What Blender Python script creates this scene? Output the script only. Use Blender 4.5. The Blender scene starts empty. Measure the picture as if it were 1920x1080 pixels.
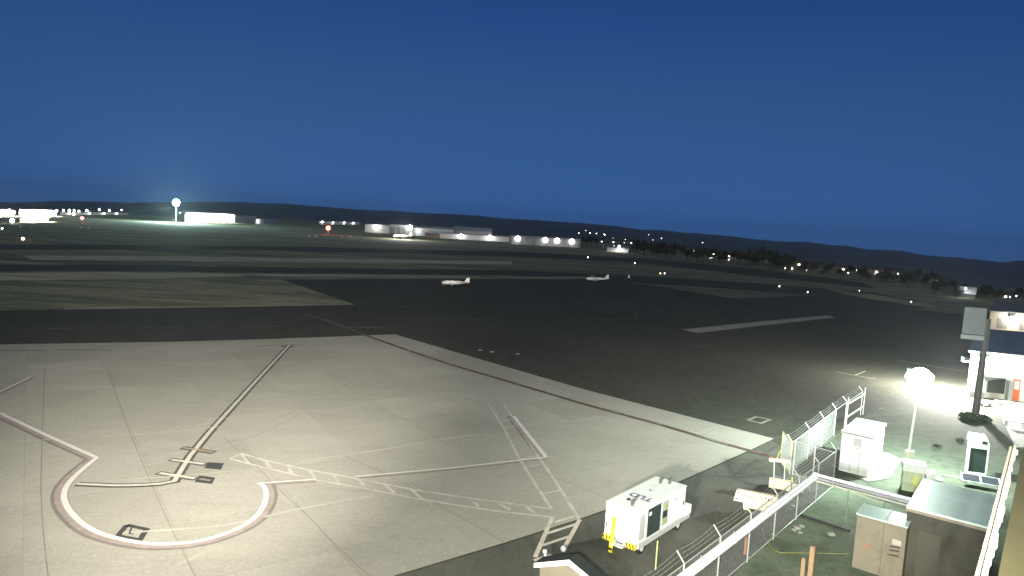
import bpy, math, random
from mathutils import Vector, Matrix
random.seed(7)
SC = bpy.context.scene
COL = SC.collection
R = math.radians

# ------------------------------------------------------------------ camera
H, F = 14.0, 1300.0                      # camera height in metres, focal length in photo pixels (1920 wide)
PITCH, ROLL = R(5.326), math.atan(0.055)
cd = bpy.data.cameras.new('camera'); cam = bpy.data.objects.new('camera', cd); COL.objects.link(cam)
cd.sensor_width = 36.0; cd.lens = 36.0 * F / 1920.0; cd.clip_start = 0.1; cd.clip_end = 20000
FW = Vector((0, math.cos(PITCH), -math.sin(PITCH))); RT0 = Vector((1, 0, 0)); UP0 = RT0.cross(FW)
RT = RT0 * math.cos(ROLL) + UP0 * math.sin(ROLL); UP = UP0 * math.cos(ROLL) - RT0 * math.sin(ROLL)
m = Matrix((RT, UP, -FW)).transposed().to_4x4(); m.translation = (0, 0, H); cam.matrix_world = m
SC.camera = cam

# ------------------------------------------------------------------ sky, dusk light, exposure
w = bpy.data.worlds.new('World'); SC.world = w; w.use_nodes = True
nt = w.node_tree; bg = nt.nodes['Background']; bg.inputs[1].default_value = 0.105
sky = nt.nodes.new('ShaderNodeTexSky'); sky.sky_type = 'NISHITA'; sky.sun_disc = False
sky.sun_elevation = R(0.0); sky.sun_rotation = R(180); sky.ozone_density = 3.0
tint = nt.nodes.new('ShaderNodeMix'); tint.data_type = 'RGBA'; tint.blend_type = 'MULTIPLY'
tint.inputs[0].default_value = 1.0; tint.inputs[7].default_value = (0.28, 0.54, 0.97, 1)
wc = nt.nodes.new('ShaderNodeTexCoord'); wm = nt.nodes.new('ShaderNodeVectorMath'); wm.operation = 'MAXIMUM'; wm.inputs[1].default_value = (-2, -2, 0.19)
wn = nt.nodes.new('ShaderNodeVectorMath'); wn.operation = 'NORMALIZE'
nt.links.new(wc.outputs['Generated'], wm.inputs[0]); nt.links.new(wm.outputs[0], wn.inputs[0]); nt.links.new(wn.outputs[0], sky.inputs[0])
nt.links.new(sky.outputs[0], tint.inputs[6]); sx = nt.nodes.new('ShaderNodeSeparateXYZ'); mrz = nt.nodes.new('ShaderNodeMapRange'); mrz.inputs['From Min'].default_value = 0.0; mrz.inputs['From Max'].default_value = 0.42
mrz.inputs['To Min'].default_value = 1.5; mrz.inputs['To Max'].default_value = 0.52
vs = nt.nodes.new('ShaderNodeVectorMath'); vs.operation = 'SCALE'
nt.links.new(wc.outputs['Generated'], sx.inputs[0]); nt.links.new(sx.outputs[2], mrz.inputs[0])
nt.links.new(tint.outputs[2], vs.inputs[0]); nt.links.new(mrz.outputs[0], vs.inputs['Scale']); nt.links.new(vs.outputs[0], bg.inputs[0])
sd = bpy.data.lights.new('dusk_sun', 'SUN'); sd.energy = 0.16; sd.angle = R(35); sd.color = (1.0, .97, 0.58)  # added soft fill to lift the far field; no sun is up
so = bpy.data.objects.new('dusk_sun', sd); COL.objects.link(so); so.rotation_euler = (R(50), 0, R(-15)); so.location = (0, -30, 60)
SC.view_settings.view_transform = 'Standard'; SC.view_settings.look = 'None'
SC.view_settings.exposure = 2.0; SC.view_settings.gamma = 1.0
SC.render.engine = 'CYCLES'
SC.cycles.use_denoising = True; SC.cycles.denoiser = 'OPENIMAGEDENOISE'; SC.cycles.sample_clamp_direct = 14.0
SC.cycles.max_bounces = 4; SC.cycles.diffuse_bounces = 2; SC.cycles.glossy_bounces = 2
SC.cycles.sample_clamp_indirect = 1.0
SC.cycles.use_adaptive_sampling = False

# ------------------------------------------------------------------ projection helpers
def ray(px, py):
    return FW * F + RT * (px - 960) - UP * (py - 540)
def g(px, py, z=0.0):
    d = ray(px, py); t = (z - H) / d.z
    return Vector((d.x * t, d.y * t, z))
def lerp_table(tab, x):
    if x <= tab[0][0]: return tab[0][1]
    for (a, va), (b, vb) in zip(tab, tab[1:]):
        if x <= b: return va + (vb - va) * (x - a) / (b - a)
    return tab[-1][1]
def azslope(px, py):
    d = ray(px, py); return math.atan2(d.x, d.y), d.z / math.hypot(d.x, d.y)
EDGE = [azslope(*p) for p in [(-200, 397), (0, 400), (340, 404), (600, 414), (700, 425), (960, 441), (1100, 452), (1200, 464),
        (1350, 480), (1500, 496), (1600, 507), (1750, 530), (1920, 565)]]
SKYL = [azslope(*p) for p in [(-200, 377), (0, 379), (120, 377), (250, 381), (450, 378), (560, 384), (650, 391), (760, 396), (850, 402), (1000, 413),
        (1100, 419), (1200, 429), (1350, 441), (1420, 450), (1470, 453), (1510, 453), (1560, 461), (1590, 462), (1620, 467),
        (1690, 469), (1730, 477), (1790, 482), (1840, 489), (1880, 494), (1900, 490), (1920, 488), (2100, 500)]]
RFAR = 5000.0
def edge_r(az): return -H / lerp_table(EDGE, az)
def gz(x, y):
    az = math.atan2(x, y); r = math.hypot(x, y); re = edge_r(az)
    if r <= re: return 0.0
    t = min(1.0, math.log(r / re) / math.log(RFAR / re))
    s = lerp_table(EDGE, az) * (1 - t) + lerp_table(SKYL, az) * t
    return H + r * s
def gh(px, py):
    """point on the terrain (flat field or the slopes beyond it) seen at a photo pixel"""
    az, s = azslope(px, py); se = lerp_table(EDGE, az)
    if s <= se: return g(px, py)
    t = min(0.97, (s - se) / (lerp_table(SKYL, az) - se)); re = edge_r(az)
    r = re * (RFAR / re) ** t
    return Vector((r * math.sin(az), r * math.cos(az), H + r * s))

# ------------------------------------------------------------------ materials
MAT = {}
def mat(name, col, rough=0.7, metal=0.0, noise=0.0, scale=4.0, col2=None, stretch=(1, 1, 1), bump=0.0, emit=None, estr=0.0, spec=0.5, detail=6):
    if name in MAT: return MAT[name]
    M = bpy.data.materials.new(name); M.use_nodes = True; n = M.node_tree.nodes; L = M.node_tree.links
    b = n['Principled BSDF']; b.inputs['Base Color'].default_value = (*col, 1); b.inputs['Roughness'].default_value = rough
    b.inputs['Metallic'].default_value = metal; b.inputs['Specular IOR Level'].default_value = spec
    if emit:
        b.inputs['Emission Color'].default_value = (*emit, 1); b.inputs['Emission Strength'].default_value = estr
    if noise > 0 or col2:
        c2 = col2 or tuple(c * (1 - noise) for c in col)
        tc = n.new('ShaderNodeTexCoord'); mp = n.new('ShaderNodeMapping'); mp.inputs['Scale'].default_value = stretch
        nz = n.new('ShaderNodeTexNoise'); nz.inputs['Scale'].default_value = scale; nz.inputs['Detail'].default_value = detail
        nz.inputs['Roughness'].default_value = 0.65
        rp = n.new('ShaderNodeValToRGB'); rp.color_ramp.elements[0].position = 0.32; rp.color_ramp.elements[1].position = 0.68
        rp.color_ramp.elements[0].color = (*c2, 1); rp.color_ramp.elements[1].color = (*col, 1)
        L.new(tc.outputs['Object'], mp.inputs[0]); L.new(mp.outputs[0], nz.inputs[0]); L.new(nz.outputs[0], rp.inputs[0]); L.new(rp.outputs[0], b.inputs['Base Color'])
        if bump:
            bp = n.new('ShaderNodeBump'); bp.inputs['Strength'].default_value = bump; bp.inputs['Distance'].default_value = 0.05
            L.new(nz.outputs[0], bp.inputs['Height']); L.new(bp.outputs[0], b.inputs['Normal'])
    MAT[name] = M; return M
def layered(name, base, layers, rough=0.85, bump=0.0, spec=0.3):
    """base colour then (colour, scale, stretch, lo, hi, factor) noise layers mixed over it"""
    M = bpy.data.materials.new(name); M.use_nodes = True; n = M.node_tree.nodes; L = M.node_tree.links
    b = n['Principled BSDF']; b.inputs['Roughness'].default_value = rough; b.inputs['Specular IOR Level'].default_value = spec
    tc = n.new('ShaderNodeTexCoord'); cur = None; last = None
    for i, (c, sc, st, lo, hi, fac) in enumerate(layers):
        mp = n.new('ShaderNodeMapping'); mp.inputs['Scale'].default_value = st; mp.inputs['Location'].default_value = (i * 17.3, i * 9.1, 0)
        nz = n.new('ShaderNodeTexNoise'); nz.inputs['Scale'].default_value = sc; nz.inputs['Detail'].default_value = 7; nz.inputs['Roughness'].default_value = 0.62
        mr = n.new('ShaderNodeMapRange'); mr.inputs['From Min'].default_value = lo; mr.inputs['From Max'].default_value = hi
        mr.inputs['To Max'].default_value = fac
        mx = n.new('ShaderNodeMix'); mx.data_type = 'RGBA'; mx.inputs[7].default_value = (*c, 1)
        if cur is None: mx.inputs[6].default_value = (*base, 1)
        else: L.new(cur, mx.inputs[6])
        L.new(tc.outputs['Object'], mp.inputs[0]); L.new(mp.outputs[0], nz.inputs[0]); L.new(nz.outputs[0], mr.inputs[0]); L.new(mr.outputs[0], mx.inputs[0])
        cur = mx.outputs[2]; last = nz
    L.new(cur, b.inputs['Base Color'])
    if bump:
        bp = n.new('ShaderNodeBump'); bp.inputs['Strength'].default_value = bump; bp.inputs['Distance'].default_value = 0.03
        L.new(last.outputs[0], bp.inputs['Height']); L.new(bp.outputs[0], b.inputs['Normal'])
    MAT[name] = M; return M
def glow(name, col, s):
    s = min(s, 9.0); M = mat(name, (0.02, 0.02, 0.02), emit=col, estr=s); M.cycles.emission_sampling = 'NONE'; return M

concrete = layered('concrete_pavement', (0.365, 0.35, 0.30), [
    ((0.25, 0.24, 0.205), 0.10, (1, 1, 1), .42, .68, .55), ((0.42, 0.40, 0.34), 0.16, (0.25, 2.2, 1), .5, .72, .5),
    ((0.24, 0.23, 0.20), 0.35, (0.35, 2.6, 1), .56, .74, .4), ((0.17, 0.165, 0.15), 1.3, (1, 1, 1), .60, .78, .35), ((0.47, 0.45, 0.385), 5, (1, 1, 1), .5, .72, .5), ((0.21, 0.205, 0.175), 8, (1, 1, 1), .5, .70, .5), ((0.26, 0.25, 0.21), 2.2, (1, 1, 1), .54, .70, .4)], bump=.05)
asphalt = layered('asphalt', (0.050, 0.052, 0.038), [
    ((0.072, 0.075, 0.056), 0.07, (1, 1, 1), .4, .7, .7), ((0.036, 0.038, 0.028), 0.35, (1.6, .5, 1), .5, .7, .6), ((0.10, 0.10, 0.082), 5, (1, 1, 1), .5, .72, .55), ((0.022, 0.023, 0.02), 1.6, (1, 1, 1), .5, .68, .6), ((0.09, 0.09, 0.07), .8, (1, 1, 1), .54, .68, .4)], rough=.85, bump=.1, spec=.15)
asphalt_old = layered('worn_asphalt', (0.075, 0.078, 0.062), [
    ((0.11, 0.11, 0.09), 0.25, (1, 1, 1), .4, .7, .7), ((0.045, 0.048, 0.04), 0.8, (2.5, .6, 1), .5, .7, .6), ((0.15, 0.14, 0.11), 6, (1, 1, 1), .5, .74, .6)], rough=.85, bump=.15)
grass = layered('dry_grass', (0.17, 0.18, 0.105), [
    ((0.085, 0.095, 0.062), 0.020, (.30, 2.2, 1), .44, .58, .9), ((0.30, 0.29, 0.19), 0.040, (.22, 2.6, 1), .53, .64, .8),
    ((0.07, 0.08, 0.05), 0.14, (.35, 1.8, 1), .50, .64, .7), ((0.28, 0.27, 0.18), 0.5, (.6, 1.4, 1), .54, .68, .6)], rough=.95, bump=.4)
pale_grass = layered('pale_grass', (0.25, 0.245, 0.155), [
    ((0.10, 0.11, 0.065), 0.07, (.35, 2.0, 1), .46, .60, .85), ((0.36, 0.335, 0.23), 0.22, (.4, 1.8, 1), .53, .66, .7), ((0.08, 0.09, 0.05), 0.8, (.8, 1.2, 1), .52, .66, .75), ((0.38, 0.36, 0.26), 2.2, (1, 1, 1), .56, .7, .5)], rough=.95, bump=.5)
yard_mat = layered('weedy_gravel', (0.13, 0.16, 0.105), [
    ((0.07, 0.095, 0.06), 0.45, (1, 1, 1), .4, .66, .85), ((0.20, 0.195, 0.15), 0.9, (1, 1, 1), .55, .72, .6), ((0.04, 0.055, 0.03), 2.6, (1, 1, 1), .52, .7, .7), ((0.26, 0.25, 0.2), 9, (1, 1, 1), .58, .8, .5)], rough=.95, bump=.6)
turf_dark = layered('dark_turf', (0.055, 0.068, 0.045), [
    ((0.10, 0.105, 0.072), 0.5, (.6, 1.6, 1), .5, .72, .7), ((0.022, 0.028, 0.018), 1.4, (1, 1, 1), .48, .7, .8), ((0.15, 0.14, 0.1), 5, (1, 1, 1), .58, .8, .5)], rough=.95, bump=.8)
hill_mat = layered('hill_scrub', (0.075, 0.095, 0.115), [
    ((0.035, 0.045, 0.052), 0.004, (1, 1, 1), .42, .62, .8), ((0.09, 0.098, 0.10), 0.012, (1, 1, 1), .54, .74, .6)], rough=1.0)  # blue of the distant air is put into the scrub colour
white = layered('white_paint', (.80, .80, .78), [((.60, .585, .53), 3.0, (1.5, 1.5, .25), .50, .66, .55), ((.42, .38, .30), 7.0, (1.6, 1.6, .3), .60, .72, .5), ((.68, .68, .65), 1.2, (1, 1, 1), .4, .7, .5)], rough=.5)
layered('shelter_white', (.76, .79, .75), [((.60, .62, .56), 2.2, (2, 2, .2), .48, .66, .6), ((.42, .40, .32), 5.0, (1.6, 1.6, .35), .60, .72, .5)], rough=.55)
layered('tan_enamel', (.19, .168, .122), [((.135, .11, .078), 1.6, (1, 1, .8), .46, .66, .5), ((.12, .10, .07), 6.0, (1, 1, .6), .60, .72, .6)], rough=.65)
layered('hut_brown', (.060, .060, .047), [((.035, .03, .022), 1.2, (1, 1, .7), .46, .66, .6), ((.12, .11, .08), 5.0, (1, 1, 1), .60, .75, .4)], rough=.8)
layered('hangar_siding', (.74, .72, .62), [((.60, .57, .47), 1.1, (1.5, 1.5, .2), .48, .66, .6), ((.45, .42, .34), 3.0, (1.5, 1.5, .4), .60, .72, .4)], rough=.6)
layered('beige_plastic', (.62, .54, .41), [((.45, .39, .29), 3.0, (1, 1, 1), .5, .68, .6), ((.25, .21, .16), 9.0, (1, 1, 1), .62, .74, .5)], rough=.6)
def slab_tones(M, size, ang, amt):
    n = M.node_tree.nodes; L = M.node_tree.links; b = n['Principled BSDF']; src = b.inputs['Base Color'].links[0].from_socket
    tc = n.new('ShaderNodeTexCoord'); mp = n.new('ShaderNodeMapping'); mp.inputs['Rotation'].default_value = (0, 0, -ang); mp.inputs['Location'].default_value = (.3, .3, 0)
    bk = n.new('ShaderNodeTexBrick'); bk.offset = 0; bk.inputs['Scale'].default_value = 1; bk.inputs['Brick Width'].default_value = size; bk.inputs['Row Height'].default_value = size
    bk.inputs['Mortar Size'].default_value = .012; bk.inputs['Color1'].default_value = (1, 1, 1, 1); bk.inputs['Color2'].default_value = (amt, amt, amt*.985, 1); bk.inputs['Mortar'].default_value = (.72, .72, .70, 1)
    mx = n.new('ShaderNodeMix'); mx.data_type = 'RGBA'; mx.blend_type = 'MULTIPLY'; mx.inputs[0].default_value = 1
    L.new(tc.outputs['Object'], mp.inputs[0]); L.new(mp.outputs[0], bk.inputs[0]); L.new(src, mx.inputs[6]); L.new(bk.outputs[0], mx.inputs[7]); L.new(mx.outputs[2], b.inputs['Base Color'])
slab_tones(concrete, 5.4, R(35), .88)
line_white = mat('line_paint', (0.68, 0.65, 0.60), .7, noise=.22, scale=3)
line_cream = mat('cream_line_paint', (0.58, 0.55, 0.45), .7, noise=.25, scale=3)
line_faded = layered('faded_line_paint', (0.50, 0.48, 0.42), [((0.36, 0.34, 0.29), 1.2, (1, 1, 1), .42, .62, .9)], rough=.8)
line_pink = mat('red_line_paint', (0.35, 0.285, 0.26), .75, noise=.3, scale=2)
line_black = mat('black_line_paint', (0.10, 0.096, 0.09), .75, noise=.35, scale=3)
line_dim = mat('old_line_paint', (0.16, 0.155, 0.125), .8, noise=.4, scale=1.5)
line_yel = mat('old_yellow_paint', (0.17, 0.145, 0.075), .8, noise=.4, scale=1.5)
line_rust = layered('red_stripe_paint', (0.17, 0.085, 0.07), [((0.30, 0.27, 0.24), 0.4, (1, 1, 1), .55, .62, .9), ((0.08, 0.06, 0.055), 0.9, (1, 1, 1), .5, .62, .7)], rough=.8)
joint = mat('joint_seal', (0.235, 0.22, 0.185), .9, noise=.3, scale=1)
steel = mat('galvanised_steel', (0.60, 0.62, 0.60), .42, .35, noise=.2, scale=6)
wire = mat('fence_wire', (0.46, 0.48, 0.46), .5, .3)
black = mat('black_rubber', (0.012, 0.012, 0.013), .7)
dark = mat('dark_panel', (0.030, 0.045, 0.045), .35, noise=.3, scale=3)
yellow = mat('yellow_paint', (0.72, 0.58, 0.03), .5, noise=.15, scale=8)
beige = mat('beige_plastic', (0.66, 0.57, 0.42), .6, noise=.1, scale=5)
tan = mat('tan_enamel', (0.36, 0.29, 0.20), .6, noise=.18, scale=3)
wood = mat('weathered_wood', (0.36, 0.25, 0.14), .85, noise=.35, scale=5, stretch=(1, 1, 8))

# ------------------------------------------------------------------ mesh helpers
class MB:
    def __init__(s): s.v = []; s.f = []
    def box(s, x0, x1, y0, y1, z0, z1):
        i = len(s.v)
        s.v += [(x0, y0, z0), (x1, y0, z0), (x1, y1, z0), (x0, y1, z0), (x0, y0, z1), (x1, y0, z1), (x1, y1, z1), (x0, y1, z1)]
        s.f += [(i, i+3, i+2, i+1), (i+4, i+5, i+6, i+7), (i, i+1, i+5, i+4), (i+1, i+2, i+6, i+5), (i+2, i+3, i+7, i+6), (i+3, i, i+4, i+7)]
        return s
    def prism(s, pts, z0, z1):
        i = len(s.v); n = len(pts)
        s.v += [(p[0], p[1], z0) for p in pts] + [(p[0], p[1], z1) for p in pts]
        s.f += [tuple(i + k for k in reversed(range(n))), tuple(i + n + k for k in range(n))]
        s.f += [(i + k, i + (k + 1) % n, i + n + (k + 1) % n, i + n + k) for k in range(n)]
        return s
    def face(s, pts):
        i = len(s.v); s.v += [tuple(p) for p in pts]; s.f.append(tuple(range(i, i + len(pts)))); return s
    def tube(s, a, b, r, r2=None, n=8):
        a = Vector(a); b = Vector(b); r2 = r if r2 is None else r2; d = b - a
        if d.length < 1e-6: return s
        d.normalize(); u = d.orthogonal().normalized(); v = d.cross(u); i = len(s.v)
        for c, q in ((a, r), (b, r2)):
            for k in range(n):
                t = 2 * math.pi * k / n; s.v.append(tuple(c + u * (q * math.cos(t)) + v * (q * math.sin(t))))
        s.f += [(i + k, i + (k + 1) % n, i + n + (k + 1) % n, i + n + k) for k in range(n)]
        s.f += [tuple(i + k for k in reversed(range(n))), tuple(i + n + k for k in range(n))]
        return s
    def bar(s, a, b, w, h):
        """rectangular bar from a to b, w wide across, h tall"""
        a = Vector(a); b = Vector(b); d = (b - a).normalized()
        up = Vector((0, 0, 1)) if abs(d.z) < .9 else Vector((1, 0, 0))
        u = d.cross(up).normalized(); v = u.cross(d); i = len(s.v)
        for c in (a, b):
            for su, sv in ((-1, -1), (1, -1), (1, 1), (-1, 1)): s.v.append(tuple(c + u * (su * w / 2) + v * (sv * h / 2)))
        s.f += [(i + k, i + (k + 1) % 4, i + 4 + (k + 1) % 4, i + 4 + k) for k in range(4)] + [(i+3, i+2, i+1, i), (i+4, i+5, i+6, i+7)]
        return s
    def ball(s, c, r, n=10, sz=1.0):
        i = len(s.v); rings = n // 2
        for a in range(rings + 1):
            th = math.pi * a / rings
            for k in range(n):
                ph = 2 * math.pi * k / n
                s.v.append((c[0] + r * math.sin(th) * math.cos(ph), c[1] + r * math.sin(th) * math.sin(ph), c[2] + r * sz * math.cos(th)))
        for a in range(rings):
            for k in range(n):
                s.f.append((i + a*n + k, i + (a+1)*n + k, i + (a+1)*n + (k+1) % n, i + a*n + (k+1) % n))
        return s
    def build(s, name, material, parent=None, bevel=0.0, smooth=False):
        me = bpy.data.meshes.new(name); me.from_pydata(s.v, [], s.f); me.materials.append(material); me.update()
        if smooth:
            for p in me.polygons: p.use_smooth = True
        o = bpy.data.objects.new(name, me); COL.objects.link(o)
        if parent: o.parent = parent
        if bevel:
            bm = o.modifiers.new('edge', 'BEVEL'); bm.width = bevel; bm.segments = 2; bm.limit_method = 'ANGLE'
        return o
def tag(o, label=None, cat=None, group=None, kind=None):
    if label: o['label'] = label
    if cat: o['category'] = cat
    if group: o['group'] = group
    if kind: o['kind'] = kind
    return o
def thing(name, label, cat, loc=(0, 0, 0), rz=0.0, group=None):
    o = bpy.data.objects.new(name, None); COL.objects.link(o); o.empty_display_size = .2
    o.location = loc; o.rotation_euler = (0, 0, rz)
    return tag(o, label, cat, group)
KIDS = {}
def copy_tree(o, parent=None):
    c = o.copy(); COL.objects.link(c)
    if parent: c.parent = parent
    for ch in [x for x in o.children]: copy_tree(ch, c)
    return c
def lamp(name, kind, loc, power, col=(1, 1, 1), size=.3, parent=None, target=None, angle=60, blend=.5):
    l = bpy.data.lights.new(name, kind); l.energy = power; l.color = col
    if kind in ('POINT', 'SPOT'): l.shadow_soft_size = size
    if kind == 'SPOT': l.spot_size = R(angle); l.spot_blend = blend
    if kind == 'AREA': l.size = size
    o = bpy.data.objects.new(name, l); COL.objects.link(o); o.location = loc
    if target is not None:
        o.rotation_euler = (Vector(target) - Vector(loc)).to_track_quat('-Z', 'Y').to_euler()
    if parent: o.parent = parent; 
    return o
def struct(name, mb, material):
    return tag(mb.build(name, material), kind='structure')

def smooth_pts(P, n=5):
    out = []
    for i in range(len(P) - 1):
        p0 = P[max(i-1, 0)]; p1 = P[i]; p2 = P[i+1]; p3 = P[min(i+2, len(P)-1)]
        for k in range(n):
            t = k / n
            out.append(tuple(.5*((2*b) + (-a+c)*t + (2*a-5*b+4*c-d)*t*t + (-a+3*b-3*c+d)*t**3) for a, b, c, d in zip(p0, p1, p2, p3)))
    out.append(tuple(P[-1])); return out
def ribbon(mb, P, width, z, off=0.0):
    """ribbon on the ground through world points P; off shifts it to the right of travel"""
    P = [Vector((p[0], p[1])) for p in P]; L = []; Rr = []
    for i, p in enumerate(P):
        if i == 0: d = (P[1] - P[0]).normalized(); k = 1
        elif i == len(P) - 1: d = (P[-1] - P[-2]).normalized(); k = 1
        else:
            d1 = (p - P[i-1]).normalized(); d2 = (P[i+1] - p).normalized(); d = (d1 + d2).normalized(); k = 1 / max(.45, d.dot(d1))
        nrm = Vector((d.y, -d.x))
        L.append(p + nrm * (off - width/2) * k); Rr.append(p + nrm * (off + width/2) * k)
    i = len(mb.v)
    for a, b in zip(L, Rr): mb.v += [(a.x, a.y, z), (b.x, b.y, z)]
    for k in range(len(P) - 1): mb.f.append((i+2*k, i+2*k+1, i+2*k+3, i+2*k+2))
    return mb
def line(mb, pxs, width, z, off=0.0): return ribbon(mb, [g(*p) for p in pxs], width, z, off)
def poly(pxs, z): 
    P = [g(*p) for p in pxs]; return [(p.x, p.y, z) for p in P]
def sheet(name, pxs, z, material):
    """one flat sheet of ground seen between photo pixels (slightly below/above its neighbours)"""
    mb = MB(); mb.face(poly(pxs, z)); return struct(name, mb, material)

# ------------------------------------------------------------------ terrain
mb = MB(); N = 144
rings = [0, 30, 80, 160, 260, 380]
fr = lambda az, k: rings[k] * min(1.0, edge_r(az) / 420.0) if k < len(rings) else edge_r(az)
for k in range(len(rings) + 1):
    for a in range(N):
        az = -math.pi + 2*math.pi*a/N; r = fr(az, k); mb.v.append((r*math.sin(az), r*math.cos(az), 0))
for k in range(len(rings)):
    for a in range(N):
        b = (a + 1) % N; mb.f.append((k*N + a, (k+1)*N + a, (k+1)*N + b, k*N + b))
struct('ground', mb, grass)
mb = MB(); N2 = 420; T = 26
AZ = [R(-60) + R(120) * a / (N2 - 1) for a in range(N2)]
from mathutils import noise as NZ
for k in range(T + 3):
    for az in AZ:
        re = edge_r(az)
        if k <= T:
            t = k / T; r = re * (RFAR/re)**t; z = gz(r*math.sin(az), r*math.cos(az)) if k else 0
            if k: z += r * 0.0022 * NZ.fractal(Vector((r*math.sin(az)*.002, r*math.cos(az)*.002, 3)), 1, 2, 4) * (1 if k == T else 1.3)
        else:
            r = RFAR * (1 + .5*(k - T)); z = gz(RFAR*math.sin(az)*1.0, RFAR*math.cos(az)) - 160*(k - T)
        mb.v.append((r*math.sin(az), r*math.cos(az), z))
for k in range(T + 2):
    for a in range(N2 - 1): mb.f.append((k*N2 + a, (k+1)*N2 + a, (k+1)*N2 + a + 1, k*N2 + a + 1))
tag(mb.build('hills', hill_mat, smooth=True), kind='structure')

# ------------------------------------------------------------------ pavement sheets
Z1, Z2, Z3, Z4, Z5 = .004, .010, .015, .025, .034
sheet('runway', [(-150, 499), (0, 496), (200, 496), (480, 501), (940, 506), (1180, 516), (1400, 530), (1640, 548), (1760, 576), (1700, 580), (1560, 556), (1380, 543),
      (1180, 529), (940, 516), (480, 511), (200, 508), (0, 509), (-150, 514)], Z1, asphalt)
sheet('far_taxiway', [(-150, 460), (0, 458), (480, 461), (940, 471), (1200, 484), (1400, 502), (1620, 530), (1640, 541), (1400, 516), (1200, 493), (940, 480), (480, 469), (0, 468), (-150, 470)], Z1, asphalt)
sheet('far_grass_strip', [(-150, 518), (0, 512), (200, 510), (450, 513), (700, 516), (900, 517.5), (900, 519), (455, 518), (300, 522), (120, 525), (0, 526), (-150, 530)], Z1, mat('bleached_grass', (.46, .43, .32), .95, noise=.45, scale=.12, stretch=(.4, 1.6, 1)))
sheet('right_grass_strip', [(1555, 543), (1640, 552), (1760, 575), (1740, 577), (1640, 562), (1570, 549)], Z2, pale_grass)
sheet('grass_wedge', [(-150, 536), (0, 531), (300, 526), (526, 524), (665, 571), (400, 576), (0, 582), (-150, 585)], Z2, pale_grass)
sheet('apron', [(-400, 596), (-150, 585), (0, 581), (400, 575.5), (662, 570.5), (530, 524.5), (800, 523), (1090, 524), (1160, 526), (1380, 560), (1560, 552), (1700, 580), (1812, 590),
      (2100, 640), (2100, 800), (1790, 800), (1700, 770), (1650, 765), (1560, 822), (1480, 884), (1566, 912), (1400, 1050), (1200, 1250), (500, 1500), (-900, 1500), (-900, 700)], .007, asphalt)
pad = [(-400, 652), (0, 646), (320, 641), (500, 636), (740, 627), (1094, 730), (1451, 822.5), (1415, 840), (1260, 909), (1135, 956), (1084, 974), (945, 1018), (738, 1080),
       (560, 1135), (300, 1215), (0, 1320), (-700, 1500), (-900, 1000)]
sheet('concrete_apron', pad, Z2, concrete)
sheet('equipment_strip', [(1446, 826), (1486, 850), (1480, 884), (1560, 918), (1400, 1052), (1250, 1250), (500, 1500), (300, 1218), (560, 1138), (738, 1083), (945, 1021), (1084, 977), (1135, 959), (1260, 912), (1415, 843)], .011, asphalt_old)
sheet('fenced_yard', [(1562, 912), (1700, 962), (1990, 1010), (1990, 1500), (1100, 1500), (1200, 1252), (1402, 1051)], .0125, yard_mat)
sheet('turf_verge', [(1562, 822), (1640, 768), (1700, 762), (1790, 735), (1812, 745), (1990, 752), (1990, 1008), (1704, 958), (1562, 908), (1478, 884)], .014, turf_dark)
sheet('shelter_slab', [(1559, 876), (1596, 843), (1664, 850), (1690, 862), (1668, 898), (1628, 905)], .05, mat('slab_concrete', (.15, .145, .115), .9, noise=.35, scale=2))
sheet('hangar_forecourt', [(1878, 752), (1925, 756), (2000, 830), (1905, 840), (1880, 790)], .018, mat('pale_concrete', (.42, .41, .38), .9, noise=.2, scale=1.2))

verge_mat = mat('verge_gravel', (.40, .37, .27), .95, noise=.55, scale=.35, stretch=(.5, 1.5, 1))
sheet('gravel_verge', [(120, 577.5), (400, 573.5), (560, 571.2), (665, 571), (560, 573.6), (400, 576.2), (120, 580.5)], .014, verge_mat)
sheet('gravel_verge', [(455, 515.5), (530, 519), (1090, 518.5), (1150, 523), (1090, 522.5), (530, 523.5), (460, 519)], Z2, pale_grass)
sheet('bleached_grass_strip', [(40, 479), (300, 480), (700, 486), (960, 490), (960, 496), (700, 493), (300, 489), (60, 487)], Z2, mat('bleached_grass', (0, 0, 0)))
# ------------------------------------------------------------------ painted lines and joints on the apron
j = MB()
for P in ([(84, 690), (78, 849), (78, 955), (91, 1090)], [(205, 700), (231, 778), (267, 867), (311, 969), (370, 1090)],
          [(420, 822), (484, 878), (516, 911), (578, 969), (640, 1033), (695, 1082)], [(640, 852), (757, 906), (810, 940), (945, 1016)],
          [(945, 860), (1090, 915), (1160, 946)], [(-100, 690), (-160, 900)]):
    ribbon(j, smooth_pts([g(*p) for p in P]), .045, Z3)
struct('pavement_joint', j, joint)
t = MB()
for P, wd in (([(0, 771), (284, 764), (640, 742), (760, 728)], .10), ([(0, 694), (300, 690), (560, 680), (760, 664)], .12), ([(560, 866), (700, 846), (830, 824), (916, 813)], .22),
              ([(1048, 793), (1100, 785), (1130, 780)], .15), ([(200, 902), (330, 893), (480, 879), (640, 860)], .12), ([(400, 786), (600, 770), (700, 758)], .10),
              ([(230, 1000), (420, 985), (560, 955), (700, 930)], .16), ([(30, 828), (260, 815), (420, 800)], .14)):
    ribbon(t, smooth_pts([g(*p) for p in P]), wd, Z3 + .0006 + .0001*len(t.f))
t2 = MB()
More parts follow.
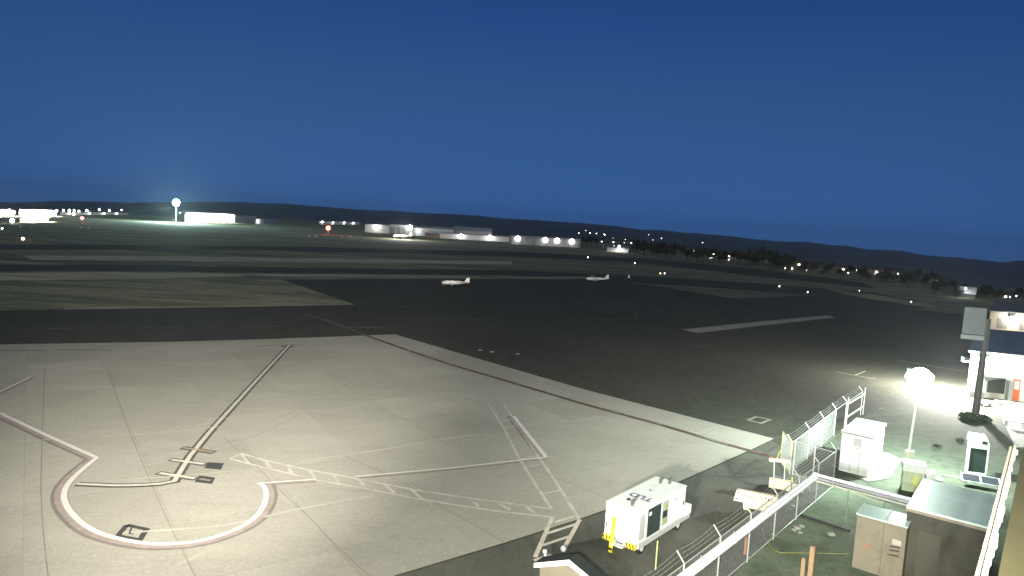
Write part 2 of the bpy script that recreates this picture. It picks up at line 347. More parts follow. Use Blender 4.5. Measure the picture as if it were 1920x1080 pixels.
for P in ([(700, 1000), (800, 950), (960, 900), (1180, 850), (1330, 800)], [(715, 1010), (815, 960), (975, 908), (1190, 858), (1340, 806)], [(60, 900), (240, 870), (460, 812), (640, 720), (720, 660)], [(75, 906), (256, 877), (476, 818), (655, 724), (732, 663)],
          [(330, 1060), (460, 1010), (620, 985), (800, 1000)], [(900, 980), (1000, 900), (1090, 850), (1200, 830)]):
    tz = .0112 + .0010*len(t2.f)/40; ribbon(t2, smooth_pts([g(*p) for p in P]), .22, tz)
struct('tyre_mark', t2, layered('tyre_mark_dust', (.335, .32, .275), [((.29, .28, .245), .8, (1, 1, 1), .45, .6, .8)], rough=.9))
struct('scuffed_joint', t, mat('scuffed_concrete', (.43, .415, .36), .85, noise=.25, scale=.6))
# lead-in line
lead = [(543, 647), (467, 729), (391, 813), (356, 856), (327, 903), (300, 908), (267, 910), (222, 911), (187, 910), (144, 908)]
LP = [g(*p) for p in lead[:5]] + [Vector(p) for p in smooth_pts([tuple(g(*p)) for p in lead[5:]])]
k = MB(); ribbon(k, LP, .58, Z3)
line(k, [(341, 840), (402, 849)], .55, Z3 + .002); line(k, [(319, 862), (387, 872)], .50, Z3 + .004); line(k, [(296, 887), (368, 899)], .5, Z3 + .006)
line(k, [(526, 650), (552, 651)], .5, Z3 + .008)
for a, b in (((0, 657), (90, 657)), ((100, 656), (210, 657)), ((480, 649), (560, 646))): line(k, [a, b], .22, Z3)
struct('black_line_border', k, line_black)
k = MB(); ribbon(k, LP, .24, Z5); line(k, [(322, 863), (383, 871)], .24, Z5 + .002); line(k, [(299, 888), (365, 898)], .26, Z5 + .004)
struct('lead_in_line', k, line_cream)
k = MB(); line(k, [(344, 840.5), (399, 848.5)], .22, Z5 + .001); struct('stop_bar', k, mat('orange_bar_paint', (.36, .25, .17), .7, noise=.2, scale=5))
# stop boxes painted black with pale figures
k = MB(); k.face(poly([(389, 867), (420, 869), (414, 881), (383, 878)], Z3)); k.face(poly([(374, 892), (404, 896), (397, 908), (364, 904)], Z3))
o = [(238, 985), (275, 993), (262, 1013), (221, 1005)]; line(k, [o[0], o[1], o[2], o[3], o[0]], .24, Z3)
struct('stand_number_box', k, mat('black_box_paint', (.045, .045, .042), .8, noise=.3, scale=4))
k = MB(); line(k, [(374, 898.6), (395, 901.6)], .20, Z4)
struct('stand_number_frame', k, mat('dull_number_paint', (.26, .25, .20), .8, noise=.3, scale=4))
k = MB(); line(k, [(247, 989), (242.5, 1001.5), (250, 1002.5)], .07, Z4); struct('stand_mark', k, MAT['black_box_paint'])
# stand safety line: white, red and black
circ = [(182, 859), (151, 884), (129, 907), (120, 929), (126, 951), (142, 971), (164, 989), (191, 1002), (231, 1013), (276, 1020), (311, 1021), (356, 1018),
        (400, 1009), (444, 993), (476, 973), (493, 951), (499, 929), (494, 913), (484, 907)]
CP = [Vector(p) for p in smooth_pts([tuple(g(*p)) for p in circ], 4)]
segs = [([g(0, 775), g(90, 818), g(182, 859)], 1), (CP, 1), ([g(484, 907), g(591, 900)], 1), ([g(667, 894.5), g(850, 878), g(1024, 858)], 1),
        ([g(1024, 858), g(963, 781)], -1), ([g(-60, 768), g(0, 735), g(57, 708)], 1)]
bw, bp_, bb = MB(), MB(), MB()
for i, (P, s) in enumerate(segs):
    z = i * .0012
    thin = .16 if i in (2, 3, 5) else .26
    ribbon(bb, P, thin*2.7, Z3 + z, s*thin*.75); ribbon(bp_, P, thin*1.5, Z4 + z, s*thin*.75); ribbon(bw, P, thin, Z5 + z, 0)
struct('safety_line_edge', bb, mat('grey_line_edge', (.20, .185, .165), .8, noise=.3, scale=2)); struct('red_safety_line', bp_, line_pink); struct('white_safety_line', bw, line_white)
# ladder-marked service road
up = [(431, 861), (452, 851), (497, 864), (580, 882), (651, 895), (719, 908), (781, 920), (887, 936), (1034, 955)]
lo = [(431, 861), (466, 870), (544, 889), (588, 900), (680, 916), (767, 933), (849, 947), (945, 961), (1034, 970)]
k = MB(); line(k, up, .17, Z4 + .003); line(k, lo, .17, Z4 + .004)
for a, b in (((452, 852), (466, 869)), ((497, 864), (507, 878)), ((540, 874), (547, 888)), ((579, 881), (592, 899)), ((624, 890), (636, 907)), ((673, 899), (686, 916)), ((719, 908), (740, 925)), ((772, 919), (792, 937)), ((887, 941), (898, 950)), ((935, 945), (957, 957)), ((985, 950), (1003, 963))):
    line(k, [a, b], .17, Z4 + .005)
line(k, [(916, 756), (947, 808), (974, 861), (1004, 909), (1034, 955)], .17, Z4 + .003); line(k, [(943, 756), (963, 786), (1008, 855), (1041, 902), (1066, 942), (1086, 973)], .17, Z4 + .004)
for a, b in (((936, 790), (965, 787)), ((944, 803), (974, 797)), ((974, 862), (1008, 855)), ((988, 876), (1020, 870)), ((1016, 927), (1053, 920))): line(k, [a, b], .12, Z4 + .006)
struct('service_road_line', k, line_faded)
k = MB(); line(k, [(1036, 970), (1003, 1046)], .2, Z4 + .001); line(k, [(1087, 975), (1057, 1030)], .2, Z4 + .002)
for a, b in (((1024, 1002), (1082, 983)), ((1016, 1024), (1072, 1005)), ((1041, 980), (1077, 969)), ((1001, 1052), (1034, 1041))): line(k, [a, b], .17, Z4 + .004)
struct('crossing_line', k, mat('crossing_paint', (.62, .57, .48), .75, noise=.3, scale=2))
k = MB()
line(k, [(656, 714), (700, 720), (774, 731), (850, 743), (916, 756)], .13, Z4); line(k, [(690, 716), (740, 733), (860, 745), (916, 756)], .10, Z4 + .001); line(k, [(445, 712), (520, 708), (600, 714), (660, 722)], .1, Z4)
struct('worn_road_line', k, mat('ghost_paint', (.37, .355, .31), .85, noise=.3, scale=.8))
# long red/black stripe
stripe = [(570, 588), (623, 605), (675, 625), (762, 656), (849, 685), (955, 716), (1099, 759), (1240, 797), (1350, 830), (1452, 858), (1475, 864)]
SP = [g(*p) for p in stripe]
k = MB(); ribbon(k, SP, .50, Z3 + .004); struct('stripe_border', k, mat('stripe_black', (.09, .075, .07), .8, noise=.3, scale=2))
k = MB(); ribbon(k, SP, .22, Z5 + .004); struct('red_boundary_line', k, line_rust)
# far apron lines
k = MB()
line(k, [(690, 576.5), (900, 573), (1100, 569), (1330, 566)], .2, Z3)
for a, b in (((80, 616), (145, 616)), ((265, 613), (335, 613)), ((457, 612), (525, 612)), ((650, 614), (720, 614))): line(k, [a, b], .28, Z3)
line(k, [(1279, 643), (1345, 655)], .14, Z3); line(k, [(1310, 649), (1341, 645)], .14, Z3 + .002)
struct('apron_guide_line', k, line_dim)
k = MB()
line(k, [(1564, 697), (1643, 711)], .17, Z3); line(k, [(1603, 704), (1623, 696)], .17, Z3 + .002); line(k, [(1682, 676), (1812, 697)], .2, Z3)
line(k, [(1402, 788), (1418, 781.5), (1444, 787), (1427, 794), (1402, 788)], .24, Z3)
struct('parking_line', k, mat('tiedown_paint', (.30, .28, .22), .8, noise=.3, scale=2))
k = MB(); P = [(700, 600), (800, 598), (870, 597.5), (905, 598)]
line(k, P, .14, Z3)
for A in ([(880, 578), (915, 582), (935, 588), (934, 593), (905, 599), (870, 600), (1000, 600), (1100, 599)], [(1160, 579), (1185, 584), (1194, 589), (1188, 594), (1160, 598), (1100, 599)], [(1200, 594), (1300, 589), (1345, 584), (1347, 580)]):
    ribbon(k, smooth_pts([g(*p) for p in A]), .15, Z3 + .002)
struct('taxi_lane_line', k, line_yel)
k = MB(); k.face(poly([(1279, 618), (1308, 624.5), (1400, 614), (1480, 605), (1540, 598), (1566, 596), (1552, 591.5), (1500, 596), (1400, 605.5)], Z3 + .003)); struct('concrete_strip', k, mat('strip_concrete', (.30, .29, .25), .9, noise=.25, scale=.5))

# ------------------------------------------------------------------ shared directions of the apron side
UD = Vector((math.cos(R(50)), math.sin(R(50)), 0)); VD = Vector((-math.sin(R(50)), math.cos(R(50)), 0))   # along the fence, and out towards the apron
A50 = R(50)

# ------------------------------------------------------------------ ground power unit
p = g(1131, 1024)
T_ = thing('ground_power_unit', 'white boxy ground power trailer with yellow upright tow bar, parked at the concrete edge', 'power unit', (p.x, p.y, .03), A50)
Lg, Wg = 4.5, 1.62        # local x along the unit (away), y negative = its right side facing the yard
MB().box(0, Lg, -Wg, 0, .56, 2.0).build('body', white, T_, bevel=.03)
b = MB(); b.box(-.02, Lg + .02, -Wg - .02, .02, 2.0, 2.05); ro = b.build('roof', mat('roof_white', (.66, .70, .67), .5, noise=.15, scale=3), T_, bevel=.02)
MB().box(.15, Lg + .55, -Wg - .04, .04, .34, .55).build('chassis', mat('chassis_grey', (.42, .44, .42), .6, noise=.2, scale=5), T_)
MB().box(Lg + .01, Lg + .6, -Wg - .06, -.1, .55, .98).build('rear_deck', white, T_, bevel=.02)
b = MB().box(.12, .62, -Wg - .012, -Wg, .7, 1.85); bo = b.build('vent_grille', mat('grille_grey', (.48, .50, .49), .6), T_)
s = MB()
for i in range(11): s.box(.16, .58, -Wg - .028, -Wg - .012, .76 + i*.1, .79 + i*.1)
s.build('louvre', mat('louvre_grey', (.22, .23, .22), .6), bo)
MB().box(.86, 2.02, -Wg - .014, -Wg, .64, 1.9).build('open_bay', dark, T_)
MB().box(.98, 1.14, -Wg - .03, -Wg - .014, 1.6, 1.75).build('bay_label', white, T_)
cp = MB().box(2.16, 2.72, -Wg - .014, -Wg, .75, 1.88).build('control_panel', mat('panel_grey', (.32, .34, .30), .5), T_)
MB().box(2.24, 2.62, -Wg - .03, -Wg - .014, 1.1, 1.42).build('display', black, cp)
for pz in (1.55, .85): MB().box(2.28, 2.58, -Wg - .03, -Wg - .014, pz, pz + .16).build('placard', mat('panel_green', (.25, .36, .12), .6), cp)
dr = MB().box(2.9, 4.34, -Wg - .014, -Wg, .62, 1.92).build('side_door', white, T_)
s = MB()
for i in range(7): s.box(3.1, 3.6, -Wg - .026, -Wg - .014, .8 + i*.07, .83 + i*.07)
s.build('door_vent', mat('grille_grey', (0, 0, 0)), dr)
MB().box(4.2, 4.25, -Wg - .04, -Wg - .014, 1.2, 1.35).build('door_handle', black, dr)
for x in (0.0, .74, 2.09, 2.8, 4.40): MB().box(x + .0, x + .018, -Wg - .006, -Wg, .58, 1.98).build('panel_seam', mat('seam_grey', (.12, .12, .12)), T_)
for nm, yy in (('left', -.22), ('right', -Wg + .22)):
    c = MB(); c.box(-.10, 0.02, yy - .22, yy + .22, .36, .60); co = c.build('bumper', yellow, T_)
    s = MB()
    for q in range(3): s.face([(-.112, yy - .2 + q*.15, .37), (-.112, yy - .13 + q*.15, .37), (-.112, yy - .07 + q*.15, .59), (-.112, yy - .14 + q*.15, .59)])
    s.build('hazard_stripe', black, co)
def wheel(parent, x, y, r=.3, wd=.2, along='y', z=None):
    z = r if z is None else z
    a, b_ = ((x, y - wd/2, z), (x, y + wd/2, z)) if along == 'y' else ((x - wd/2, y, z), (x + wd/2, y, z))
    wo = MB().tube(a, b_, r, n=18).build('wheel', black, parent)
    a2, b2 = ((x, y - wd/2 - .012, z), (x, y + wd/2 + .012, z)) if along == 'y' else ((x - wd/2 - .012, y, z), (x + wd/2 + .012, y, z))
    MB().tube(a2, b2, r*.55, n=14).build('rim', mat('rim_grey', (.55, .55, .53), .4), wo)
for x in (.55, 3.95):
    for y in (-Wg + .12, -.12): wheel(T_, x, y, .27)
s = MB(); s.bar((-.02, -.62, .46), (-.42, -.72, .42), .09, .07); s.bar((-.02, -1.15, .46), (-.42, -1.0, .42), .09, .07); s.bar((-.3, -.6, .44), (-.3, -1.2, .44), .3, .05); s.build('drawbar_mount', mat('chassis_grey', (0, 0, 0)), T_)
tb = MB(); tb.bar((-.42, -.62, .05), (-.16, -.55, 1.55), .17, .07); to = tb.build('tow_bar', yellow, T_, bevel=.01)
MB().tube((-.46, -.70, .22), (-.46, -.54, .22), .05).build('tow_eye', black, to)
MB().bar((-.12, -.5, 1.48), (-.12, -.5, .6), .05, .05).build('tow_bar_latch', black, T_)
def text_mesh(name, body, size, parent, mx, material):
    c = bpy.data.curves.new(name, 'FONT'); c.body = body; c.size = size; c.align_x = 'CENTER'; c.align_y = 'CENTER'; c.extrude = .004; c.offset = .012*size
    me = bpy.data.meshes.new_from_object(bpy.data.objects.new('tmp', c)); me.materials.append(material)
    o = bpy.data.objects.new(name, me); COL.objects.link(o); o.parent = parent; o.matrix_local = mx; return o
navy = mat('lettering_blue', (.05, .06, .13), .5)
text_mesh('lettering', 'TLD', .62, ro, Matrix.Translation((1.55, -.86, 2.058)) @ Matrix.Rotation(R(90), 4, 'Z'), navy)
text_mesh('lettering', 'TLD', .17, T_, Matrix.Translation((-.006, -.28, 1.82)) @ Matrix(((0, 0, -1), (-1, 0, 0), (0, 1, 0))).to_4x4(), navy)
for fy in (-1.08, -1.24, -1.33, -1.42): MB().box(-.006, 0, fy - .028, fy, 1.74, 1.82).build('faint_mark', mat('faint_grey', (.40, .41, .43), .6), T_)
s = MB(); s.box(-.012, 0, -.12, -.07, .86, 1.14); s.build('warning_sign', black, T_)
MB().box(3.38, 3.62, -Wg - .018, -Wg - .014, 1.63, 1.68).build('nameplate', navy, dr)
s = MB(); s.face([(2.5, -.72, 2.058), (2.75, -.62, 2.058), (2.62, -.80, 2.058), (2.72, -.98, 2.058)]); s.build('roof_emblem', navy, ro)
for x, y in ((.42, -1.05), (3.75, -.62), (4.05, -.95)):
    e = MB(); e.tube((x, y, 2.05), (x, y, 2.26), .065, n=12); e.tube((x, y, 2.24), (x + .12, y - .06, 2.32), .06, n=12); e.build('exhaust_pipe', mat('sooty_metal', (.05, .05, .05), .6), ro)
s = MB(); s.tube((.85, -.62, 2.052), (.85, -.62, 2.09), .09, n=12); s.build('filler_cap', black, ro)

# ------------------------------------------------------------------ white equipment shelter
p = g(1572, 883)
sh = thing('equipment_shelter', 'tall white metal shelter with small vent and shallow roof on a concrete pad', 'shelter', (p.x, p.y, .06), R(52))
Ls, Ws, Hs = 4.1, 1.62, 2.42
MB().box(0, Ls, -Ws, 0, .0, Hs).build('wall', mat('shelter_white', (.74, .77, .73), .5, noise=.08, scale=1.5), sh)
MB().box(-.012, 0, -Ws + .002, -.002, .03, .52).build('kick_plate', mat('shelter_grey', (.46, .50, .47), .6, noise=.12, scale=3), sh)
s = MB()
for y in (-Ws*.36, -Ws*.66): s.box(-.02, -.0, y - .012, y + .012, .03, 2.0)
s.build('door_seam', mat('seam_grey', (0, 0, 0)), sh)
v = MB().box(-.03, 0, -Ws*.68, -Ws*.42, 1.72, 2.18).build('vent', mat('vent_grey', (.30, .32, .30), .6), sh)
s = MB()
for i in range(6): s.box(-.05, -.03, -Ws*.66, -Ws*.44, 1.76 + i*.07, 1.79 + i*.07)
s.build('slat', mat('grille_grey', (0, 0, 0)), v)
MB().box(-.04, 0, -Ws*.60, -Ws*.54, 1.58, 1.62).build('door_handle', black, sh)
s = MB(); o_ = .07
s.face([(-o_, -Ws-o_, Hs), (Ls+o_, -Ws-o_, Hs), (Ls+o_, o_, Hs+.02), (-o_, o_, Hs+.02)]); s.prism([(-o_, -Ws-o_), (Ls+o_, -Ws-o_), (Ls+o_, o_), (-o_, o_)], Hs - .08, Hs + .05)
ro = s.build('roof', mat('shelter_roof', (.27, .30, .27), .6, noise=.25, scale=1.5), sh)
s = MB()
for i in range(1, 5): s.box(Ls*i/5 - .02, Ls*i/5 + .02, -Ws-o_, o_, Hs + .05, Hs + .075)
s.build('roof_seam', mat('seam_white', (.5, .52, .5)), ro)

# ------------------------------------------------------------------ tan cabinet and dark equipment hut by the wall
q = g(1607, 964, 2.4)
tc_ = thing('electrical_cabinet', 'tan electrical cabinet with pale double roof panels beside the big dark hut', 'cabinet', (q.x, q.y, .03), R(52))
La, Wa, Ha = 1.5, 1.9, 2.36
MB().box(0, La, -Wa, 0, 0, Ha).build('body', tan, tc_, bevel=.02)
rt = MB().box(-.03, La + .03, -Wa - .03, .03, Ha, Ha + .05).build('roof', mat('mint_roof', (.50, .68, .58), .33, noise=.08, scale=2), tc_, bevel=.01)  # roof colour carries the green of the yard lamp
s = MB()
for y in (.01, -Wa*.56, -Wa - .01): s.box(-.05, La + .05, y - .022, y + .022, Ha + .05, Ha + .09)
s.build('roof_rib', mat('rib_grey', (.55, .57, .54), .5), rt)
s = MB(); s.box(-.008, 0, -Wa*.56 - .01, -Wa*.56 + .01, .1, Ha - .05); s.box(-.008, 0, -Wa*.95, -Wa*.45, 1.02, 1.035); s.build('door_seam', mat('seam_brown', (.10, .08, .05)), tc_)
s = MB(); lx = -.010
for (a, b_, c, d) in ((-.42, -.36, 1.0, 1.03), (-.42, -.36, 1.16, 1.19), (-.42, -.40, 1.0, 1.19), (-.62, -.56, 1.0, 1.03), (-.62, -.56, 1.16, 1.19), (-.58, -.56, 1.0, 1.19), (-.52, -.46, 1.07, 1.12)):
    s.box(lx, 0, a, b_, c, d)
s.build('red_label', mat('label_red', (.55, .10, .05), .6), tc_)
s = MB()
for z in (1.25, 1.42, 1.05):
    s.bar((-.05, -1.35, z), (-.05, -1.72, z + .05), .03, .04)
s.build('door_latch', mat('latch_black', (.03, .03, .03), .5), tc_)
MB().box(-.01, 0, -1.75, -1.42, 1.52, 1.75).build('notice', mat('notice_grey', (.40, .36, .30)), tc_)

q = g(1699, 952, 3.0)
hut = thing('equipment_hut', 'large dark brown equipment hut with mint green flat roof next to the terminal edge', 'hut', (q.x, q.y, .03), R(52))
Lh, Wh, Hh = 4.6, 3.1, 2.95
MB().box(.05, Lh - .05, -Wh + .05, -.05, 0, Hh).build('wall', mat('hut_brown', (.085, .075, .05), .75, noise=.35, scale=1.6), hut)
rt = MB().box(0, Lh, -Wh, 0, Hh, Hh + .1).build('roof', layered('mint_membrane', (.64, .82, .73), [((.52, .70, .61), .5, (1, 1, 1), .45, .62, .7), ((.46, .62, .54), 1.3, (1, 1, 1), .55, .72, .5), ((.58, .68, .62), 3, (1, 1, 1), .55, .8, .5)], rough=.33, spec=1.0), hut, bevel=.01)  # mercury lamp's green is put into the membrane colour
s = MB()
s.box(Lh*.55, Lh*.55 + .015, -Wh, 0, Hh + .1, Hh + .104)
s.build('roof_seam', mat('mint_seam', (.58, .75, .66)), rt)
MB().box(-.015, 0.05, -Wh, 0, Hh - .1, Hh + .02).build('fascia', mat('fascia_brown', (.24, .20, .15), .7), hut)
s = MB(); s.box(.02, .05, -1.35, -.55, .1, 2.15); s.build('door', mat('hut_door', (.06, .055, .04), .6), hut)
s = MB()
for i in range(4): s.box(.3 + i*.38, .6 + i*.38, -.05, -.02, 1.0, 1.3)
s.build('vent', mat('vent_white', (.6, .62, .6)), hut)

# ------------------------------------------------------------------ olive-roofed terminal edge under the camera, and its wall
Eo = g(1900, 835, 11); En = g(1838, 1080, 11)
ed = (Eo - En).normalized(); en = Vector((ed.y, -ed.x, 0))       # en points over the roof
term = thing('terminal_building', 'terminal building with olive ribbed metal roof and ragged cream edge trim at the right', 'building', (Eo.x, Eo.y, 0), math.atan2(ed.y, ed.x))
# local x runs away from camera, y negative lies over the roof
MB().box(-26, 4.8, -16, -.35, 0, 10.6).build('wall', mat('terminal_wall', (.30, .27, .20), .8, noise=.2, scale=.6), term)
s = MB(); s.v += [(-26, -.12, 10.72), (4.6, -.12, 10.72), (4.6, -16, 11.9), (-26, -16, 11.9), (-26, -.12, 10.86), (4.6, -.12, 10.86), (4.6, -16, 12.04), (-26, -16, 12.04)]
s.f += [(0, 3, 2, 1), (4, 5, 6, 7), (0, 1, 5, 4), (1, 2, 6, 5), (2, 3, 7, 6), (3, 0, 4, 7)]
rt = s.build('roof', mat('olive_roof', (.055, .050, .020), .6, noise=.3, scale=2.0, stretch=(.3, 2, 1)), term)
s = MB()
for i in range(1, 22):
    y = -.12 - i*.34; z = 10.86 + (-.12 - y) * (1.18/15.88); s.box(-26, 4.6, y - .02, y + .02, z - .005, z + .035)
s.build('roof_rib', mat('olive_rib', (.035, .032, .013), .6), rt)
s = MB()
s.box(-26, .0, .012, .045, 10.84, 10.98)
s.build('gutter', mat('cream_trim', (.62, .55, .40), .7, noise=.3, scale=6), term, bevel=.01)
s = MB(); x = -9.0
while x < -.1:
    l = random.uniform(.10, .45); dy = random.uniform(.0, .07)
    s.prism([(x, -.004), (x + l, -.002), (x + l - .03, -.03 - dy*.35), (x + l*.5, -.04 - dy*.45), (x + .02, -.028 - dy*.25)], 10.90, 10.965 + random.uniform(0, .02)); x += l - random.uniform(.005, .03)
s.build('torn_trim', mat('cream_flake', (.66, .60, .46), .75, noise=.35, scale=9), term)
s = MB(); s.box(-9, .0, -.004, .011, 10.86, 10.90); s.build('cable', black, term)  # black strip modelled as the shadow between gutter and torn trim

# ------------------------------------------------------------------ floodlights of the terminal (behind and left of the camera)
fl = glow('floodlight_lens', (1, .95, .85), 30)
def floodlight(name, label, loc, targets, col):
    t_ = thing(name, label, 'floodlight', loc, 0)
    MB().tube((0, 0, -loc[2]), (0, 0, -.1), .11, .08, n=10).build('mast', steel, t_)
    for i, (tg, pw, an, bl) in enumerate(targets):
        d = (Vector(tg) - Vector(loc)); az = math.atan2(d.x, d.y)
        c = Vector((.7*(i - (len(targets)-1)/2), 0, .15))
        dn = d.normalized(); b = MB(); b.bar(c - dn*.22, c - dn*.03, .36, .3); ho = b.build('lamp_housing', dark, t_)
        b = MB(); b.bar(c - dn*.028, c - dn*.02, .32, .26); b.build('lens', fl, ho)
        lamp('flood_spot', 'SPOT', c + dn*.30 + Vector((0, .2, 0)), pw, col, .12, t_, Vector(tg) - Vector(loc) + c, an, bl)
warm = (1.0, .95, .82)
floodlight('mast_floodlight', 'apron floodlight mast left behind the camera, out of view', (-6, -1.5, 10.8),
   [((-21, 26, 0), 8000, 100, 1.0), ((-26, 60, 0), 14000, 60, 1.0), ((20, 48, 0), 7000, 56, 1.0), ((-1, 47, 0), 11500, 54, 1.0), ((-60, 190, 0), 115000, 46, 1.0), ((70, 240, 0), 45000, 38, 1.0)], warm)  # mid-apron head added to fill a dim gap on the concrete
floodlight('wall_floodlight', 'white floodlight on the terminal roof beside the camera, out of view', (-.75, -2.1, 14.3),
   [((11, 27, 0), 10500, 84, 1.0), ((20, 40, 0), 11000, 40, 1.0), ((11, 26, 1.5), 4500, 46, 1.0)], (1, .99, .90))  # last head added to brighten the white pipes

# ------------------------------------------------------------------ light pole of the yard
lb = g(1697, 893); LH = 5.7
top = Vector((lb.x + .35, lb.y + .2, LH))
lp = thing('light_pole', 'slim pale pole with glaring greenish floodlight heads beside the white shelter', 'light pole', (lb.x, lb.y, .02))
MB().tube((0, 0, 0), (top.x - lb.x, top.y - lb.y, LH), .085, .06, n=12).build('pole', mat('pole_paint', (.52, .55, .48), .5, noise=.15, scale=4), lp)
hd = MB().box(-.55, .75, -.05, .05, LH - .02, LH + .08); hd.build('crossarm', mat('arm_grey', (.35, .38, .35), .5), lp)
glare_mat = glow('mercury_lens', (.82, 1, .92), 900); glare_mat.node_tree.nodes['Principled BSDF'].inputs['Emission Strength'].default_value = 30
hx = top.x - lb.x; hy = top.y - lb.y
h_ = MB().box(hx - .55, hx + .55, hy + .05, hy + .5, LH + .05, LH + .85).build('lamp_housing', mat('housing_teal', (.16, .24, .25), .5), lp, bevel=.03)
MB().ball((hx, hy - .05, LH + .50), .56, 20, .85).ball((hx - .42, hy, LH + .42), .40, 16, .85).ball((hx + .45, hy, LH + .40), .36, 16, .85).build('lens', glare_mat, h_, smooth=True)  # balls enlarged so their shape takes in the lamp's glare
MB().box(hx + .25, hx + .80, hy - .12, hy + .2, LH - .30, LH - .04).build('ballast_box', mat('ballast_teal', (.22, .32, .34), .6), lp, bevel=.02)
lamp('pole_lamp_light', 'POINT', (hx, hy - .98, LH + .30), 230, (.76, 1, .85), .25, lp)
lamp('pole_lamp_back_light', 'POINT', (hx + .3, hy + 1.0, LH + .50), 4500, (.82, 1, .92), .25, lp)

# ------------------------------------------------------------------ fences
def chain_mesh(a, b, z0, z1, pitch=.075, r=.0036):
    """diamond chain-link fabric between two ground points, real crossing wires"""
    mb = MB(); a = Vector(a); b = Vector(b); d = (b - a); L = Vector((d.x, d.y, 0)).length; d = Vector((d.x, d.y, 0)).normalized(); hh = z1 - z0; n = int((L + hh) / pitch)
    side = Vector((d.y, -d.x, 0)) * r; upv = Vector((0, 0, r))
    for i in range(n + 1):
        s0 = -hh + i*pitch
        for sg in (1, -1):
            x0, x1 = max(0, s0), min(L, s0 + hh)
            if x1 - x0 < .02: continue
            za, zb = z0 + (x0 - s0), z0 + (x1 - s0)
            if sg < 0: za, zb = z1 - (x0 - s0), z1 - (x1 - s0)
            p0 = a + d*x0; p1 = a + d*x1; p0.z = za; p1.z = zb; dr = (p1 - p0).normalized(); pe = dr.cross(side.normalized()) * r
            k0 = len(mb.v)
            for c in (p0, p1): mb.v += [tuple(c + side), tuple(c + pe), tuple(c - side), tuple(c - pe)]
            mb.f += [(k0 + q, k0 + (q+1) % 4, k0 + 4 + (q+1) % 4, k0 + 4 + q) for q in range(4)]
    return mb
def fence(name, label, pts, outdir, hgt=1.95, wr=.0036, rmat=None, pitch=.075, arm=True, bottom=True, meshed=None, rails=(1.0,)):
    base = Vector(pts[0]); base.z = 0
    f = thing(name, label, 'fence', (base.x, base.y, .02)); Q = [Vector(p) - base for p in pts]
    for q in Q:
        m_ = MB(); m_.tube((q.x, q.y, 0), (q.x, q.y, hgt), .036, n=8)
        if arm: m_.bar((q.x, q.y, hgt - .02), tuple(Vector((q.x, q.y, hgt)) + outdir*.32 + Vector((0, 0, .36))), .055, .04)
        m_.build('post', rmat or steel, f)
    for i, (a, b) in enumerate(zip(Q, Q[1:])):
        for fr_ in rails:
            MB().tube((a.x, a.y, hgt*fr_ - .05), (b.x, b.y, hgt*fr_ - .05), .024, n=6).build('rail', rmat or steel, f)
        if bottom: MB().tube((a.x, a.y, .1), (b.x, b.y, .1), .018, n=6).build('bottom_rail', steel, f)
        if meshed is None or meshed[i]: chain_mesh(a, b, .05, hgt - .06, pitch=pitch, r=wr).build('chain_link_mesh', wire, f)
    if arm:
        for kk in range(3):
            o_ = outdir*(.1*(kk+1)) + Vector((0, 0, .115*(kk+1))); m_ = MB()
            for a, b in zip(Q, Q[1:]):
                nseg = 8; prev = None
                for s_ in range(nseg + 1):
                    t_ = s_/nseg; c = a.lerp(b, t_) + Vector((0, 0, hgt - .12*math.sin(math.pi*t_)*(.3 + .3*kk))) + o_
                    if prev is not None: m_.tube(prev, c, .0035, n=4)
                    if 0 < s_ < nseg: m_.tube(c - Vector((.04, .03, .03)), c + Vector((.04, .03, .03)), .003, n=4)
                    prev = c
            m_.build('barbed_wire', wire, f)
    return f
S0 = g(1561, 915); NS = 8
sfence = [S0 - UD*(3.15*i) for i in range(9)]
fence('chain_link_fence', 'chain-link fence with barbed wire arms carrying the bright white pipes', sfence, VD, hgt=2.2, wr=.0012, pitch=.11, rmat=mat('dull_rail', (.30, .32, .29), .6))
P0 = sfence[0]; P6 = g(1480, 890)
pf = [P6, g(1513, 862), g(1540, 838), g(1563, 818), g(1583, 802), g(1613, 779)]
fence('chain_link_fence', 'chain-link fence with barbed wire running behind the white shelter, last panels without mesh', pf, VD, hgt=2.0, wr=.0016, meshed=[1, 1, 1, 0, 0], bottom=False, rails=(1.0,))
rl = thing('rail_barrier', 'two pale horizontal rails on end posts beyond the white shelter', 'barrier', tuple(g(1584, 800)))
q0 = Vector((0, 0, 0)); q1 = g(1616, 778) - g(1584, 800)
for q in (q0, q1): MB().tube((q.x + .12, q.y + .1, 0), (q.x + .12, q.y + .1, 2.25), .045, n=8).build('post', steel, rl)
for z in (.72, 1.75): MB().bar((.12, .1, z), (q1.x + .12, q1.y + .1, z), .04, .13).build('rail', white, rl)
cp_ = [P6 + Vector((.15, -.1, 0)), S0]
fence('chain_link_fence', 'short chain-link cross fence joining the two longer fences at the corner', [cp_[0], cp_[0].lerp(cp_[1], .5), cp_[1]], UD*-1, wr=.0018, hgt=2.1, arm=False)
gt = g(1463, 866)
gl = thing('swing_gate', 'mesh gate leaf with yellow frame at the fence end', 'gate', tuple(gt))
gd = (P6 - gt); gd.z = 0; gd *= .88
for a, b in (((0, 0, .15), (0, 0, 1.95)), ((gd.x, gd.y, .15), (gd.x, gd.y, 1.95)), ((0, 0, 1.95), (gd.x, gd.y, 1.95)), ((0, 0, .15), (gd.x, gd.y, .15))):
    MB().tube(a, b, .03, n=8).build('frame', mat('gate_yellow', (.52, .50, .16), .5, noise=.2, scale=5), gl)
chain_mesh((0, 0, 0), gd, .2, 1.93).build('chain_link_mesh', wire, gl)

